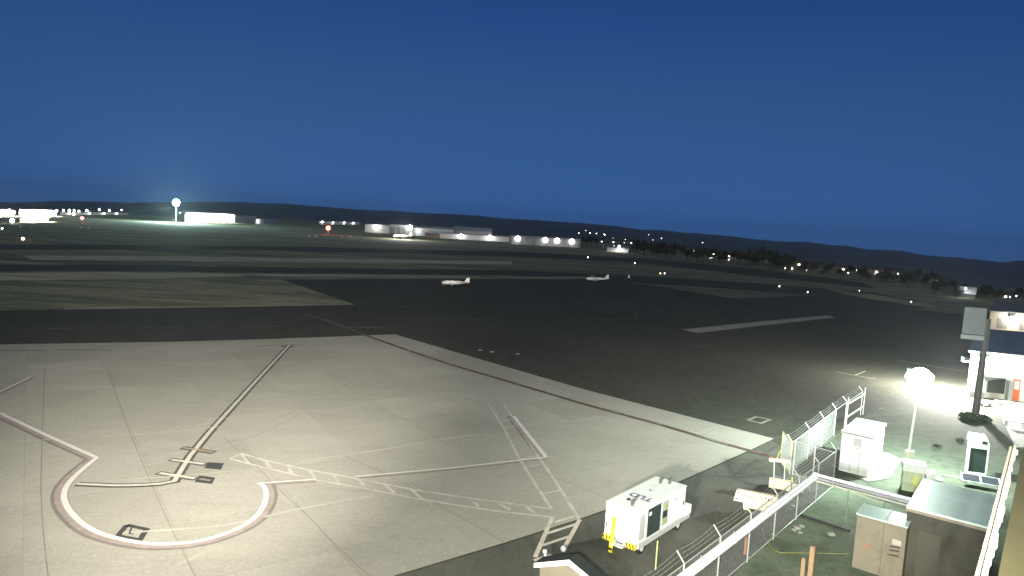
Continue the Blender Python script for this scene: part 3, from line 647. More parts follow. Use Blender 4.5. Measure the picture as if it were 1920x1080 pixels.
# ------------------------------------------------------------------ white pipe run along the fence and across the yard
pipe_w = mat('white_pipe', (.86, .86, .90), .3, noise=.04, scale=2)
zc = 1.9
pr = thing('pipe_run', 'pair of glaring white pipes strapped to the fence and turning across the yard', 'pipes', (S0.x, S0.y, 0))
off = VD*-.12
ca = g(1528, 893, zc); co_ = Vector((ca.x, ca.y, 0)) - Vector((S0.x, S0.y, 0))
near = g(1283, 1080, zc); nd = (near - ca).normalized()
for k_, (dz, dv) in enumerate(((0.09, .0), (-.09, -.04))):
    c0 = co_ + Vector((0, 0, zc + dz)) + VD*dv; c1 = c0 + nd*22
    MB().tube(c0, c1, .10, n=14).build('pipe', pipe_w, pr)
hd_ = g(1722, 944, zc) - ca
for k_, (dz, r_, mt) in enumerate(((.10, .075, pipe_w), (-.08, .06, mat('dull_pipe', (.30, .29, .33), .4, noise=.25, scale=1.5)), (-.24, .03, mat('conduit_cream', (.50, .47, .40), .5)))):
    c0 = co_ + Vector((0, 0, zc + dz)); MB().tube(c0, c0 + hd_*1.02, r_, n=12).build('cross_pipe', mt, pr)
MB().ball(co_ + Vector((0, 0, zc + .04)), .17, 12).build('elbow', pipe_w, pr, smooth=True)
for i in range(7):
    c = co_ + nd*(1.2 + 3.0*i); MB().box(c.x - .03, c.x + .03, c.y - .14, c.y + .14, zc - .2, zc + .2).build('strap', steel, pr)
for i in (.35, .7):
    c = co_ + hd_*i; MB().tube((c.x, c.y, .02), (c.x, c.y, zc - .24), .035, n=8).build('support_post', mat('post_green', (.18, .22, .17), .6), pr)

# timber posts, hose and rubble inside the yard
for (bx, by, ty, sz, lab) in ((1397, 1040, 1008, .12, 'short reddish timber post standing below the white pipes'), (1504, 1085, 1048, .16, 'shorter of two timber posts at the yard front, left of the taller one'), (1518, 1092, 1026, .19, 'taller pale timber post at the yard front')):
    b_ = g(bx, by); hgt_ = 0
    while hgt_ < 3:
        hgt_ += .03; P = Vector((b_.x, b_.y, hgt_)) - Vector((0, 0, H)); yy = 540 - F*P.dot(UP)/P.dot(FW)
        if yy < ty: break
    m_ = MB().box(-sz/2, sz/2, -sz/2, sz/2, 0, hgt_); o = m_.build('timber_post', wood if bx > 1450 else mat('red_wood', (.30, .13, .07), .85, noise=.3, scale=6), bevel=.012)
    o.location = (b_.x, b_.y, .02); o.rotation_euler = (0, 0, R(50)); tag(o, lab, 'post')
hs = smooth_pts([tuple(g(*p)) for p in [(1428, 992), (1434, 1010), (1446, 1028), (1462, 1038), (1500, 1039), (1560, 1040), (1590, 1041)]], 6)
m_ = MB()
for a, b in zip(hs, hs[1:]): m_.tube((a[0], a[1], .06), (b[0], b[1], .06), .02, n=6)
tag(m_.build('hose', mat('hose_yellow', (.20, .21, .06), .5)), 'thin yellow hose curving across the weedy yard', 'hose')
def rock(r):
    m_ = MB(); m_.ball((0, 0, r*.3), r, 8, .55); m_.v = [(x*random.uniform(.8, 1.2), y*random.uniform(.75, 1.2), z) for x, y, z in m_.v]; return m_
for i, (a, b_, r_) in enumerate(((1495, 992, .2), (1503, 988, .15), (1489, 995, .13), (1559, 1004, .2), (1449, 1003, .1), (1487, 950, .12), (1500, 1000, .12))):
    o = rock(r_).build('stone', mat('pale_stone', (.30, .31, .26), .9, noise=.4, scale=8)); o.location = tuple(g(a, b_)); tag(o, 'pale stone lying in the weeds of the fenced yard', 'stone', 'loose stones in the fenced yard')
ks = MB(); line(ks, [(1497, 967), (1545, 983), (1593, 998)], .16, .05); 
k2 = MB(); A_, B_ = g(1497, 967), g(1593, 998); k2.bar((A_.x, A_.y, .07), (B_.x, B_.y, .07), .12, .10)
tag(k2.build('rubber_kerb', black), 'low black kerb strip lying in the yard by the tan cabinet', 'kerb')  # black bar built in place of the shadow cast by the cross pipe

# ------------------------------------------------------------------ beige plastic barriers / dolly
def barrier(label, pxb, rz, scale=1.0, name='plastic_barrier'):
    p = g(*pxb); t_ = thing(name, label, 'barrier', (p.x, p.y, .03), rz)
    L_ = 2.0*scale; Hb = .98*scale
    pts = [(0, .42), (.10, .95), (.18, 1.0), (1.9, 1.0), (2.0, .92), (2.0, .30), (1.86, .24), (1.80, 0.0), (1.45, 0.0), (1.36, .18), (.72, .18), (.64, .05), (.5, .05), (.44, .42)]
    m_ = MB(); i = 0; n = len(pts)
    for yy in (-.12*scale, .12*scale): m_.v += [(x/2.0*L_, yy, z*Hb) for x, z in pts]
    m_.f += [tuple(range(n)), tuple(n + k for k in reversed(range(n)))] + [(k, n + k, n + (k+1) % n, (k+1) % n) for k in range(n)]
    bo = m_.build('body', beige, t_, bevel=.015)
    hol = MB()
    for x, z, r_ in ((.2, .86, .045), (.16, .56, .045), (1.45, .84, .035), (1.6, .78, .05), (1.75, .74, .035), (1.85, .55, .04), (1.55, .45, .03), (.62, .3, .035)):
        hol.tube((x/2*L_, -.125*scale, z*Hb), (x/2*L_, -.118*scale, z*Hb), r_*scale, n=10)
    hol.build('hole', black, bo)
    rb = MB(); rb.bar((1.15/2*L_, -.13*scale, 1.0*Hb), (1.33/2*L_, -.13*scale, .62*Hb), .04, .02); rb.bar((1.33/2*L_, -.13*scale, .62*Hb), (1.33/2*L_, -.13*scale, .2*Hb), .04, .02); rb.build('strap', black, bo)
    MB().bar((.42/2*L_, -.127*scale, .80*Hb), (1.0/2*L_, -.127*scale, .73*Hb), .006, .045).build('nameplate', mat('faded_black', (.10, .09, .08), .7), bo)
    return t_
bb_ = barrier('beige plastic barrier block with holes standing next to the white pipes', (1374, 953), R(-22), 1.05)
MB().tube((.72, -.1, .12), (.88, -.35, .05), .03).build('yellow_chock', yellow, bb_)
b2 = thing('equipment_stand', 'beige based wheeled stand with two uprights and dark box near the gate', 'stand', tuple(g(1441, 914)), R(-22))
m_ = MB().box(0, 1.15, -.25, .25, .08, .55); bo = m_.build('base', beige, b2, bevel=.03)
MB().box(1.2, 1.8, -.22, .22, .10, .42).build('step', mat('beige_dark', (.45, .42, .34), .7), b2, bevel=.03)
MB().box(.25, .85, .3, .8, .3, .66).build('dark_box', mat('box_grey', (.08, .10, .10), .6), b2, bevel=.02)
for x in (.25, .8): MB().tube((x, .25, .1), (x - .08, .35, 1.55), .03, n=8).build('upright', mat('stand_grey', (.5, .5, .46), .5), b2)
m_ = MB(); m_.bar((-.05, .35, 1.5), (.98, .35, 1.58), .16, .16); m_.ball((.0, .32, 1.5), .14, 8); m_.ball((.7, .3, 1.42), .12, 8); m_.build('head', mat('head_beige', (.56, .50, .42), .6), b2)
MB().tube((.25, .3, 1.5), (.45, .45, 2.1), .025).build('mast_pole', mat('gate_yellow', (0, 0, 0)), b2)
MB().bar((1.22, -.12, .5), (1.16, -.1, .85), .06, .05).build('chock_handle', yellow, b2)
m_ = MB(); pv = None
for i in range(10):
    a = math.pi*i/9; c = Vector((1.85 - .25*math.cos(a), -.1, .35 + .3*math.sin(a)))
    if pv is not None: m_.tube(pv, c, .025, n=6)
    pv = c
m_.build('hoop_handle', steel, b2)
for x in (.2, 1.0): wheel(b2, x, -.2, .12, .08)

# ------------------------------------------------------------------ power kiosk and cabinets by the light pole
p = g(1690, 920)
kp = thing('transformer_kiosk', 'pale green transformer box with stepped white cabinets beside the light pole', 'transformer', (p.x, p.y, .03), R(-25))
MB().box(0, 1.0, 0, .9, 0, 1.15).build('body', mat('kiosk_green', (.40, .48, .32), .6, noise=.25, scale=4), kp, bevel=.02)
MB().box(-.05, 1.12, -.05, .95, 1.15, 1.62).build('top_cabinet', mat('kiosk_white', (.60, .64, .60), .6, noise=.15, scale=3), kp, bevel=.02)
MB().box(1.13, 1.6, .05, .8, 0, 1.25).build('side_cabinet', mat('kiosk_white', (0, 0, 0)), kp, bevel=.02)
MB().box(1.61, 1.95, .1, .7, 0, .95).build('small_cabinet', mat('kiosk_grey', (.42, .46, .42), .6), kp, bevel=.02)
MB().box(.55, .75, -.012, 0, .35, .95).build('warning_label', mat('label_yellow', (.5, .5, .1), .6), kp)
sb = MB().box(-.26, .26, -.14, .02, 0, .92).build('switch_box', mat('switch_beige', (.48, .49, .38), .6, noise=.15, scale=4), bevel=.015)
tag(sb, 'beige switch box strapped low on the pale light pole', 'switch box'); sb.location = (lb.x + .02, lb.y - .12, .75)

# ------------------------------------------------------------------ upright white-framed cabinet and low rack
p = g(1811, 893)
uc = thing('framed_cabinet', 'upright white framed cabinet with dark door and sloping white top on the dark turf', 'cabinet', (p.x, p.y, .03), R(-22))
Wc, Hc = 1.05, 2.35
for nm, bx in (('side_frame', (0, .08, 0, .5, 0, Hc - .55)), ('side_frame', (Wc - .08, Wc, 0, .5, 0, Hc - .55)), ('bottom_frame', (.08, Wc - .08, 0, .5, 0, .3)), ('head_frame', (0, Wc, 0, .5, Hc - .55, Hc - .25))):
    MB().box(*bx).build(nm, mat('cabinet_white', (.50, .56, .56), .55, noise=.15, scale=4), uc)
MB().box(.08, Wc - .08, .05, .5, .3, Hc - .55).build('door', mat('cabinet_dark', (.02, .035, .028), .4), uc)
m_ = MB(); m_.v += [(0, 0, Hc - .25), (Wc, 0, Hc - .25), (Wc, .9, Hc - .2), (0, .9, Hc - .2), (.05, .1, Hc + .12), (Wc - .15, .1, Hc + .12), (Wc - .15, .9, Hc + .2), (.05, .9, Hc + .2)]
m_.f += [(0, 3, 2, 1), (4, 5, 6, 7), (0, 1, 5, 4), (1, 2, 6, 5), (2, 3, 7, 6), (3, 0, 4, 7)]; m_.build('top_cover', white, uc)
MB().box(.62, .92, -.02, 0, Hc - .22, Hc - .02).build('vent', black, uc)
p = g(1803, 912)
rk = thing('low_rack', 'low pale frame holding two dark blue panels behind the mint-roofed hut', 'rack', (p.x, p.y, .02), R(-24))
for x in (0, .95, 1.9): MB().bar((x, 0, .35), (x, .62, .62), .07, .07).build('frame_bar', mat('rack_white', (.44, .50, .49), .6), rk)
for y, z in ((0, .35), (.62, .62)): MB().bar((0, y, z), (1.9, y, z), .07, .07).build('frame_bar', mat('rack_white', (0, 0, 0)), rk)
for x in (.06, 1.01):
    m_ = MB(); m_.v += [(x, .03, .33), (x + .85, .03, .33), (x + .85, .6, .58), (x, .6, .58), (x, .03, .36), (x + .85, .03, .36), (x + .85, .6, .61), (x, .6, .61)]
    m_.f += [(0, 3, 2, 1), (4, 5, 6, 7), (0, 1, 5, 4), (1, 2, 6, 5), (2, 3, 7, 6), (3, 0, 4, 7)]; m_.build('panel', mat('panel_blue', (.008, .010, .018), .9), rk)
for x in (0.03, 1.87):
    for y, z in ((.02, .35), (.6, .6)): MB().tube((x, y, 0), (x, y, z), .03, n=6).build('leg', steel, rk)
p = g(1761, 902)
rr_ = thing('pipe_rail', 'thin pale pipe rail low on the turf behind the mint-roofed hut', 'rail', (p.x, p.y, .02), R(-24))
MB().tube((0, 0, 0), (0, 0, .62), .045, n=8).build('post', steel, rr_); MB().tube((1.35, 0, 0), (1.35, 0, .4), .03, n=8).build('post', steel, rr_)
for z in (.3, .42): MB().tube((0, 0, z), (1.4, 0, z - .05), .02, n=6).build('rail', steel, rr_)

# ------------------------------------------------------------------ small gabled kiosk at the bottom edge and white post
rp = g(1068, 1049, 2.1); rq = g(1103, 1022, 2.1) - rp; RZK = math.atan2(rq.y, rq.x) - math.pi/2
gk = thing('gabled_kiosk', 'small gabled kiosk with white bargeboards and tan front at the bottom of the picture', 'kiosk', (rp.x, rp.y, 0), RZK)
hw = 1.35
m_ = MB(); m_.v += [(-hw, .1, 0), (hw, .1, 0), (hw, .1, 2.2), (0, .1, 2.92), (-hw, .1, 2.2), (-hw, 2, 0), (hw, 2, 0), (hw, 2, 2.2), (0, 2, 2.92), (-hw, 2, 2.2)]
m_.f += [(0, 1, 2, 3, 4), (9, 8, 7, 6, 5), (0, 5, 6, 1), (1, 6, 7, 2), (4, 9, 5, 0), (2, 7, 8, 3), (3, 8, 9, 4)]; m_.build('wall', tan, gk)
for s_ in (-1, 1):
    m_ = MB(); e = Vector((s_*(hw + .25), 0, 2.13)); r0 = Vector((0, 0, 2.98))
    for yy in (-.12, 2.15): m_.v += [(r0.x, yy, r0.z), (e.x, yy, e.z), (e.x, yy, e.z + .07), (r0.x, yy, r0.z + .07)]
    m_.f += [(0, 1, 2, 3), (7, 6, 5, 4), (0, 4, 5, 1), (1, 5, 6, 2), (2, 6, 7, 3), (3, 7, 4, 0)]; ro = m_.build('roof', mat('kiosk_roof', (.012, .018, .014), .8, noise=.3, scale=4), gk)
    m_ = MB()
    for yy in (-.18, -.12): m_.v += [(0, yy, 3.05), (e.x, yy, e.z + .06), (e.x, yy, e.z - .2), (0, yy, 2.76)]
    m_.f += [(0, 1, 2, 3), (7, 6, 5, 4), (0, 4, 5, 1), (1, 5, 6, 2), (2, 6, 7, 3), (3, 7, 4, 0)]; m_.build('bargeboard', white, gk)
wp = thing('marker_post', 'thin white marker post with a cap, left of the gabled kiosk', 'post', tuple(g(1025, 1068)))
MB().bar((0, 0, 0), (-.12, .03, .75), .09, .09).build('post', white, wp); MB().box(-.2, -.04, -.06, .12, .75, .80).build('cap', white, wp)
wq = MB(); wq.ball((0, 0, .12), .14, 8); o = wq.build('marker_ball', white, smooth=True); o.location = tuple(g(1056, 1034)); tag(o, 'small white lump at the end of the ladder marking', 'marker')
wq = MB().tube((0, 0, 0), (0, 0, 1.25), .035, n=8); o = wq.build('marker_stake', mat('stake_olive', (.35, .34, .16), .7)); o.location = tuple(g(1229, 1068)); tag(o, 'slim olive stake standing right of the power trailer', 'stake')

# ------------------------------------------------------------------ pole with sign panel
sb_ = g(1829, 776)
sg = thing('pole_sign', 'blank pale sign board high on a dark pole in front of the bright hangar', 'sign', (sb_.x, sb_.y, .02))
PH = 8.15; lean = Vector((.12, .05, 0))
MB().tube((0, 0, 0), (lean.x, lean.y, PH), .28, .24, n=16).build('pole', mat('sign_pole', (.065, .06, .055), .7, noise=.3, scale=3), sg)
c = g(1833, 604, 7.5) - sb_; 
sp_ = thing  # (panel stands left of the pole, held by two brackets)
x0, x1 = c.x - 1.05, c.x + .62
pn = MB().box(-1.75, -.08, -.12, .02, 6.75, 9.05).build('panel', mat('sign_face', (.13, .14, .135), .6, noise=.1, scale=1.2), sg, bevel=.02); pn.rotation_euler = (0, 0, R(-14))
pn = MB().box(-1.82, -.08, -.16, .06, 6.32, 6.70).build('lower_board', mat('sign_lower', (.22, .23, .23), .6, noise=.2, scale=2), sg, bevel=.02); pn.rotation_euler = (0, 0, R(-14))
for z in (6.9, 7.9): MB().bar((-.9, .14, z), (.1, .05, z), .08, .1).build('bracket', mat('sign_pole', (0, 0, 0)), sg)
def leafy(name, label, cat, loc, r, h, n, material, group=None, size=.16):
    m_ = MB()
    for _ in range(n):
        th = random.uniform(0, 2*math.pi); q = random.random()**.5; zz = random.uniform(.05, 1); rr2 = r*q*math.sin(math.pi*min(.95, zz*.8 + .15))
        c = Vector((rr2*math.cos(th), rr2*math.sin(th), zz*h)); u = Vector((random.uniform(-1, 1), random.uniform(-1, 1), random.uniform(-1, 1))).normalized(); v = u.orthogonal().normalized(); s_ = size*random.uniform(.5, 1.2)
        m_.face([c - u*s_ - v*s_*.5, c + u*s_ - v*s_*.4, c + u*s_*.7 + v*s_*.6, c - u*s_*.6 + v*s_*.5])
    for _ in range(7):
        th = random.uniform(0, 6.28); m_.tube((0, 0, 0), (r*.6*math.cos(th), r*.6*math.sin(th), h*random.uniform(.6, 1)), .02, .006, n=4)
    o = m_.build(name, material); o.location = loc; return tag(o, label, cat, group)
shrub_m = mat('shrub_leaf', (.045, .06, .032), .8, noise=.5, scale=3)
gk.scale = (.9, .28, .69)
leafy('shrub', 'low dark shrub left of the sign pole base', 'shrub', tuple(g(1817, 786)), .75, .5, 420, shrub_m)
leafy('shrub', 'low dark shrub right of the sign pole base', 'shrub', tuple(g(1843, 790)), .65, .42, 380, shrub_m)
for i, (a, b_, r_, lab) in enumerate(((1757, 838, .35, 'low weed clump between light pole and framed cabinet'), (1800, 826, .3, 'low weed clump with thin leaves left of the framed cabinet'))):
    leafy('weed_clump', lab, 'weeds', tuple(g(a, b_)), r_, .18, 150, shrub_m, size=.07)

# ------------------------------------------------------------------ bright hangar at the right
cream = mat('hangar_siding', (.74, .72, .62), .6, noise=.06, scale=1)
hb = g(1811, 742)
hg = thing('hangar', 'brightly lit cream metal hangar with blue roof and orange door at the right edge', 'building', (hb.x, hb.y, 0), R(-16))
e1 = Vector((1, 0, 0)); HW, HE = 22.0, 4.3
d2 = Vector((math.cos(R(68)), math.sin(R(68)), 0)) * 18
def wallprism(m_, z0, z1, zr=None):
    P = [(0, 0), (HW, 0), (HW + d2.x, d2.y), (d2.x, d2.y)]; return m_.prism(P, z0, z1)
wallprism(MB(), 0, HE).build('wall', cream, hg)
m_ = MB()
for i in range(60): m_.box(.3 + i*.3, .345 + i*.3, -.022, 0, .1, HE - .1)
m_.build('siding_rib', cream, hg)
m_ = MB(); o_ = .35; a, b_ = Vector((-o_, -o_, HE)), Vector((HW, -o_, HE)); rdg = Vector((d2.x*.5, d2.y*.5, HE + 1.3))
m_.v += [tuple(a), tuple(b_), (HW + rdg.x, rdg.y, rdg.z), (rdg.x - o_, rdg.y, rdg.z), (HW + d2.x, d2.y, HE), (d2.x - o_, d2.y, HE)]
m_.v += [(x, y, z + .14) for x, y, z in m_.v[:6]]
m_.f += [(6, 7, 8, 9), (9, 8, 10, 11), (0, 3, 2, 1), (3, 5, 4, 2), (0, 1, 7, 6), (0, 6, 9, 3), (3, 9, 11, 5), (5, 11, 10, 4), (1, 2, 8, 7), (2, 4, 10, 8)]
m_.build('roof', mat('blue_roof', (.105, .14, .22), .5, noise=.15, scale=.8), hg)
m_ = MB().face([(0, 0, HE), (d2.x, d2.y, HE), (rdg.x, rdg.y, rdg.z)]); m_.build('gable_end', cream, hg)
MB().box(-.36, HW, -.44, -.36, HE - .06, HE + .12).build('gutter', mat('gutter_grey', (.42, .43, .42), .5), hg)
# recessed bay with hood
m_ = MB().box(1.65, 3.1, -.03, 0, .55, 2.05); m_.build('bay_window', mat('bay_dark', (.04, .05, .045), .25), hg)
m_ = MB(); m_.v += [(1.15, -.9, 2.25), (3.5, -.9, 2.25), (3.5, 0, 2.6), (1.15, 0, 2.6), (1.15, -.9, 2.15), (3.5, -.9, 2.15), (3.5, 0, 2.15), (1.5, 0, 1.6)]
m_.f += [(0, 1, 2, 3), (0, 4, 5, 1), (1, 5, 6, 2), (0, 3, 7, 4), (4, 7, 6, 5)]; m_.build('awning', mat('awning_grey', (.50, .50, .48), .7), hg)
MB().box(3.15, 3.5, -.8, -.04, 0, 1.9).build('bay_side', mat('bay_grey', (.40, .40, .38), .7), hg)
dr = MB().box(3.72, 4.32, -.05, 0, .05, 2.05).build('door', mat('orange_door', (.62, .13, .05), .5), hg)
MB().box(3.82, 4.22, -.065, -.05, 1.1, 1.9).build('window', mat('door_glass', (.55, .55, .5), .3), dr); MB().box(3.75, 3.79, -.09, -.05, 1.0, 1.1).build('handle', black, dr)
m_ = MB(); 
for x, r_ in ((.22, .05), (.5, .035), (.95, .06)): m_.tube((x, -.3, .3), (x, -.3, 3.6), r_, n=8)
m_.build('standpipe', mat('pipe_grey', (.40, .40, .38), .5), hg)
MB().box(.1, 1.3, -.55, -.12, 0, .55).build('meter_box', mat('meter_grey', (.30, .31, .30), .6), hg)
MB().ball((.95, -.3, 2.3), .16, 8).build('valve', mat('valve_dark', (.08, .08, .08), .5), hg)
lens = glow('wallpack_lens', (1, .98, .90), 120)
for x, zz in ((1.0, 3.75), (7.4, 3.65), (14.5, 3.65)):
    h_ = MB().box(x - .5, x + .5, -.45, -.02, zz, zz + .3).build('wall_lamp', dark, hg, bevel=.02)
    MB().box(x - .48, x + .48, -.47, -.05, zz - .12, zz).build('lens', lens, h_)
    lamp('wall_lamp_light', 'POINT', (x, -.95, zz - .25), 520, (1, .99, .92), .2, hg)
h_ = MB().box(-.45, -.02, .3, .9, 3.3, 3.6).build('side_lamp', dark, hg); MB().box(-.44, -.05, .32, .88, 3.2, 3.3).build('lens', lens, h_)
lamp('side_lamp_light', 'POINT', (-.9, .5, 3.1), 9500, (1, .98, .90), .2, hg)
# items on the forecourt
for (a, b_, sx, sy, sz, rz, lab) in ((1886, 800, 1.3, .5, .45, -16, 'pale bench on the bright forecourt near the orange door'), (1866, 757, 1.4, .4, .3, -20, 'pale plank bench lying under the hangar awning'), (1842, 762, 1.1, .35, .25, 15, 'broken pale slab leaning near the meter box')):
    t_ = thing('bench', lab, 'bench', tuple(g(a, b_)), R(rz))
    MB().box(0, sx, 0, sy, sz - .06, sz).build('seat', mat('bench_grey', (.35, .34, .31), .7, noise=.2, scale=4), t_)
    for x in (.05, sx - .12): MB().box(x, x + .07, .03, sy - .03, 0, sz - .06).build('leg', steel, t_)
t_ = thing('second_hangar', 'low hangar with dark roof and two glaring wall lamps behind the blue-roofed one', 'building', tuple(g(1853, 618)), R(-16))
MB().prism([(0, 0), (24, 0), (32, 16), (8, 16)], 0, 3.3).build('wall', mat('second_wall', (.42, .38, .30), .7, noise=.15, scale=1), t_)
m_ = MB(); m_.v += [(-.4, -.4, 3.3), (24, -.4, 3.3), (28, 8, 4.6), (3.6, 8, 4.6), (32, 16, 3.3), (7.6, 16, 3.3)]; m_.v += [(x, y, z + .15) for x, y, z in m_.v[:6]]
m_.f += [(6, 7, 8, 9), (9, 8, 10, 11), (0, 3, 2, 1), (3, 5, 4, 2), (0, 1, 7, 6), (0, 6, 9, 3), (3, 9, 11, 5), (5, 11, 10, 4), (1, 2, 8, 7), (2, 4, 10, 8)]
m_.build('roof', mat('slate_roof', (.10, .11, .13), .6, noise=.2, scale=1), t_)
for x in (3.2, 6.3):
    h_ = MB().box(x - .35, x + .35, -.4, 0, 2.5, 3.0).build('wall_lamp', dark, t_); MB().box(x - .33, x + .33, -.43, -.03, 2.3, 2.5).build('lens', glow('wallpack_hot', (1, .96, .85), 300), h_)
    lamp('wall_lamp_light', 'POINT', (x, -.8, 2.2), 200, (1, .95, .85), .2, t_)
for x in (1.2, 4.6): MB().box(x, x + 1.6, -.03, 0, .4, 2.2).build('roller_door', mat('roller_grey', (.16, .15, .13), .6), t_)

# ------------------------------------------------------------------ parked light aircraft
def loft(mb, secs, n=12):
    """closed body through (x, half width, half height, centre z) sections"""
    i0 = len(mb.v)
    for x, w_, h_, zc_ in secs:
        for k in range(n):
            a = 2*math.pi*k/n; mb.v.append((x, w_*math.copysign(abs(math.cos(a))**.8, math.cos(a)), zc_ + h_*math.copysign(abs(math.sin(a))**.8, math.sin(a))))
    for s_ in range(len(secs) - 1):
        for k in range(n): mb.f.append((i0 + s_*n + k, i0 + (s_+1)*n + k, i0 + (s_+1)*n + (k+1) % n, i0 + s_*n + (k+1) % n))
    mb.f.append(tuple(i0 + k for k in range(n))); mb.f.append(tuple(i0 + (len(secs)-1)*n + k for k in reversed(range(n)))); return mb
def airfoil(mb, a, b, ca, cb, th=.12, sweep=0.0):
    """flat tapered wing from a to b with chords ca, cb along +x"""
    i = len(mb.v)
    for p, c in ((Vector(a), ca), (Vector(b), cb)):
        up_ = Vector((0, 0, 1)) if abs(b[2] - a[2]) < abs(b[1] - a[1]) + .001 else Vector((0, 1, 0))
        for fx, fz in ((0, 0), (.12, .5), (.4, .62), (1, 0), (.4, -.38), (.12, -.38)): mb.v.append(tuple(p + Vector((fx*c, 0, 0)) + up_*(fz*th*c)))
    mb.f += [(i + k, i + (k+1) % 6, i + 6 + (k+1) % 6, i + 6 + k) for k in range(6)] + [tuple(i + k for k in reversed(range(6))), tuple(i + 6 + k for k in range(6))]; return mb
def plane(label, loc, rz, high, scale=1.0, trim=None):
    t_ = thing('light_aircraft', label, 'airplane', loc, rz); S = scale
    # nose at -x, tail at +x
    secs = [(-3.3, .16, .18, 1.12), (-3.1, .42, .38, 1.12), (-2.2, .55, .52, 1.15), (-1.2, .60, .66, 1.28), (.2, .60, .68, 1.32), (1.2, .48, .50, 1.28), (2.6, .28, .30, 1.30), (4.2, .10, .16, 1.38)]
    fu = loft(MB(), [(x*S, w_*S, h_*S, z*S) for x, w_, h_, z in secs]).build('fuselage', white, t_, smooth=True)
    cn = loft(MB(), [(x*S, w_*S, h_*S, z*S) for x, w_, h_, z in ((-1.75, .35, .06, 1.66), (-1.2, .52, .30, 1.72), (-.2, .54, .36, 1.78), (.7, .46, .26, 1.72), (1.2, .30, .05, 1.62))]).build('canopy', mat('canopy_glass', (.035, .04, .05), .15), t_, smooth=True)
    red = mat('aircraft_red', (.42, .05, .035), .5)
    if trim: loft(MB(), [(x*S, w_*S, h_*S, z*S) for x, w_, h_, z in ((-3.34, .22, .24, 1.14), (-3.0, .45, .24, 1.22), (-1.0, .62, .17, 1.28), (1.0, .54, .15, 1.26), (3.6, .24, .20, 1.34), (4.1, .14, .18, 1.36))]).build('red_stripe', red, fu)
    wz = 1.98 if high else .92
    for s_ in (-1, 1):
        airfoil(MB(), (-1.3*S, s_*.3*S, wz*S), (-1.15*S, s_*5.0*S, (wz + (.08 if high else .30))*S), 1.55*S, 1.15*S).build('wing', mat('wing_white', (.55, .56, .56), .5) if not high else mat('wing_grey', (.22, .23, .25), .5), t_)
        airfoil(MB(), (3.35*S, s_*.08*S, 1.42*S), (3.55*S, s_*1.65*S, 1.45*S), .95*S, .6*S, .08).build('tailplane', white, t_)
        if high: MB().tube((-.6*S, s_*.55*S, .85*S), (-.5*S, s_*2.6*S, 1.98*S), .035, n=6).build('strut', white, t_)
        lg = MB().tube((-.4*S, s_*.5*S, .85*S), (-.35*S, s_*1.05*S, .25*S), .05, n=6).build('landing_gear', white, t_)
        MB().tube((-.35*S, (s_*1.05 - .08)*S, .2*S), (-.35*S, (s_*1.05 + .08)*S, .2*S), .2*S, n=12).build('wheel', black, lg)
    fin = MB(); y_ = .05*S
    P = [(2.9, 1.45), (3.75, 2.75), (4.45, 2.75), (4.45, 1.3)]
    for yy in (-y_, y_): fin.v += [(x*S, yy, z*S) for x, z in P]
    fin.f += [(0, 1, 2, 3), (7, 6, 5, 4), (0, 4, 5, 1), (1, 5, 6, 2), (2, 6, 7, 3), (3, 7, 4, 0)]; fin.build('tail_fin', white, t_)
    lg = MB().tube((-2.7*S, 0, .9*S), (-2.75*S, 0, .2*S), .045, n=6).build('nose_gear', white, t_); MB().tube((-2.75*S, -.07, .18*S), (-2.75*S, .07, .18*S), .18*S, n=12).build('wheel', black, lg)
    pr_ = MB().tube((-3.5*S, 0, 1.12*S), (-3.3*S, 0, 1.12*S), .05*S, .16*S, n=10).build('spinner', red if trim else white, t_)
    MB().bar((-3.42*S, -.12, .25*S), (-3.42*S, .12, 2.0*S), .03, .12).build('propeller', black, t_)
    return t_
pA = g(850, 538); plane('low-winged white aircraft with red stripe and tall white tail on the dark apron', (pA.x, pA.y, .02), R(6), False, .75, True)
pB = g(1117, 529.5); plane('white high-winged aircraft parked at the far apron edge, wing drooping toward the grass', (pB.x, pB.y, .02), R(8), True, .76)
pC = g(752, 448); tj = plane('brightly lit white aircraft with red belly in front of the far hangars', (pC.x, pC.y, .02), R(14), False, 1.55, True)
lamp('ramp_light', 'POINT', (0, -9, 8), 9000, (1, .95, .9), .3, tj)

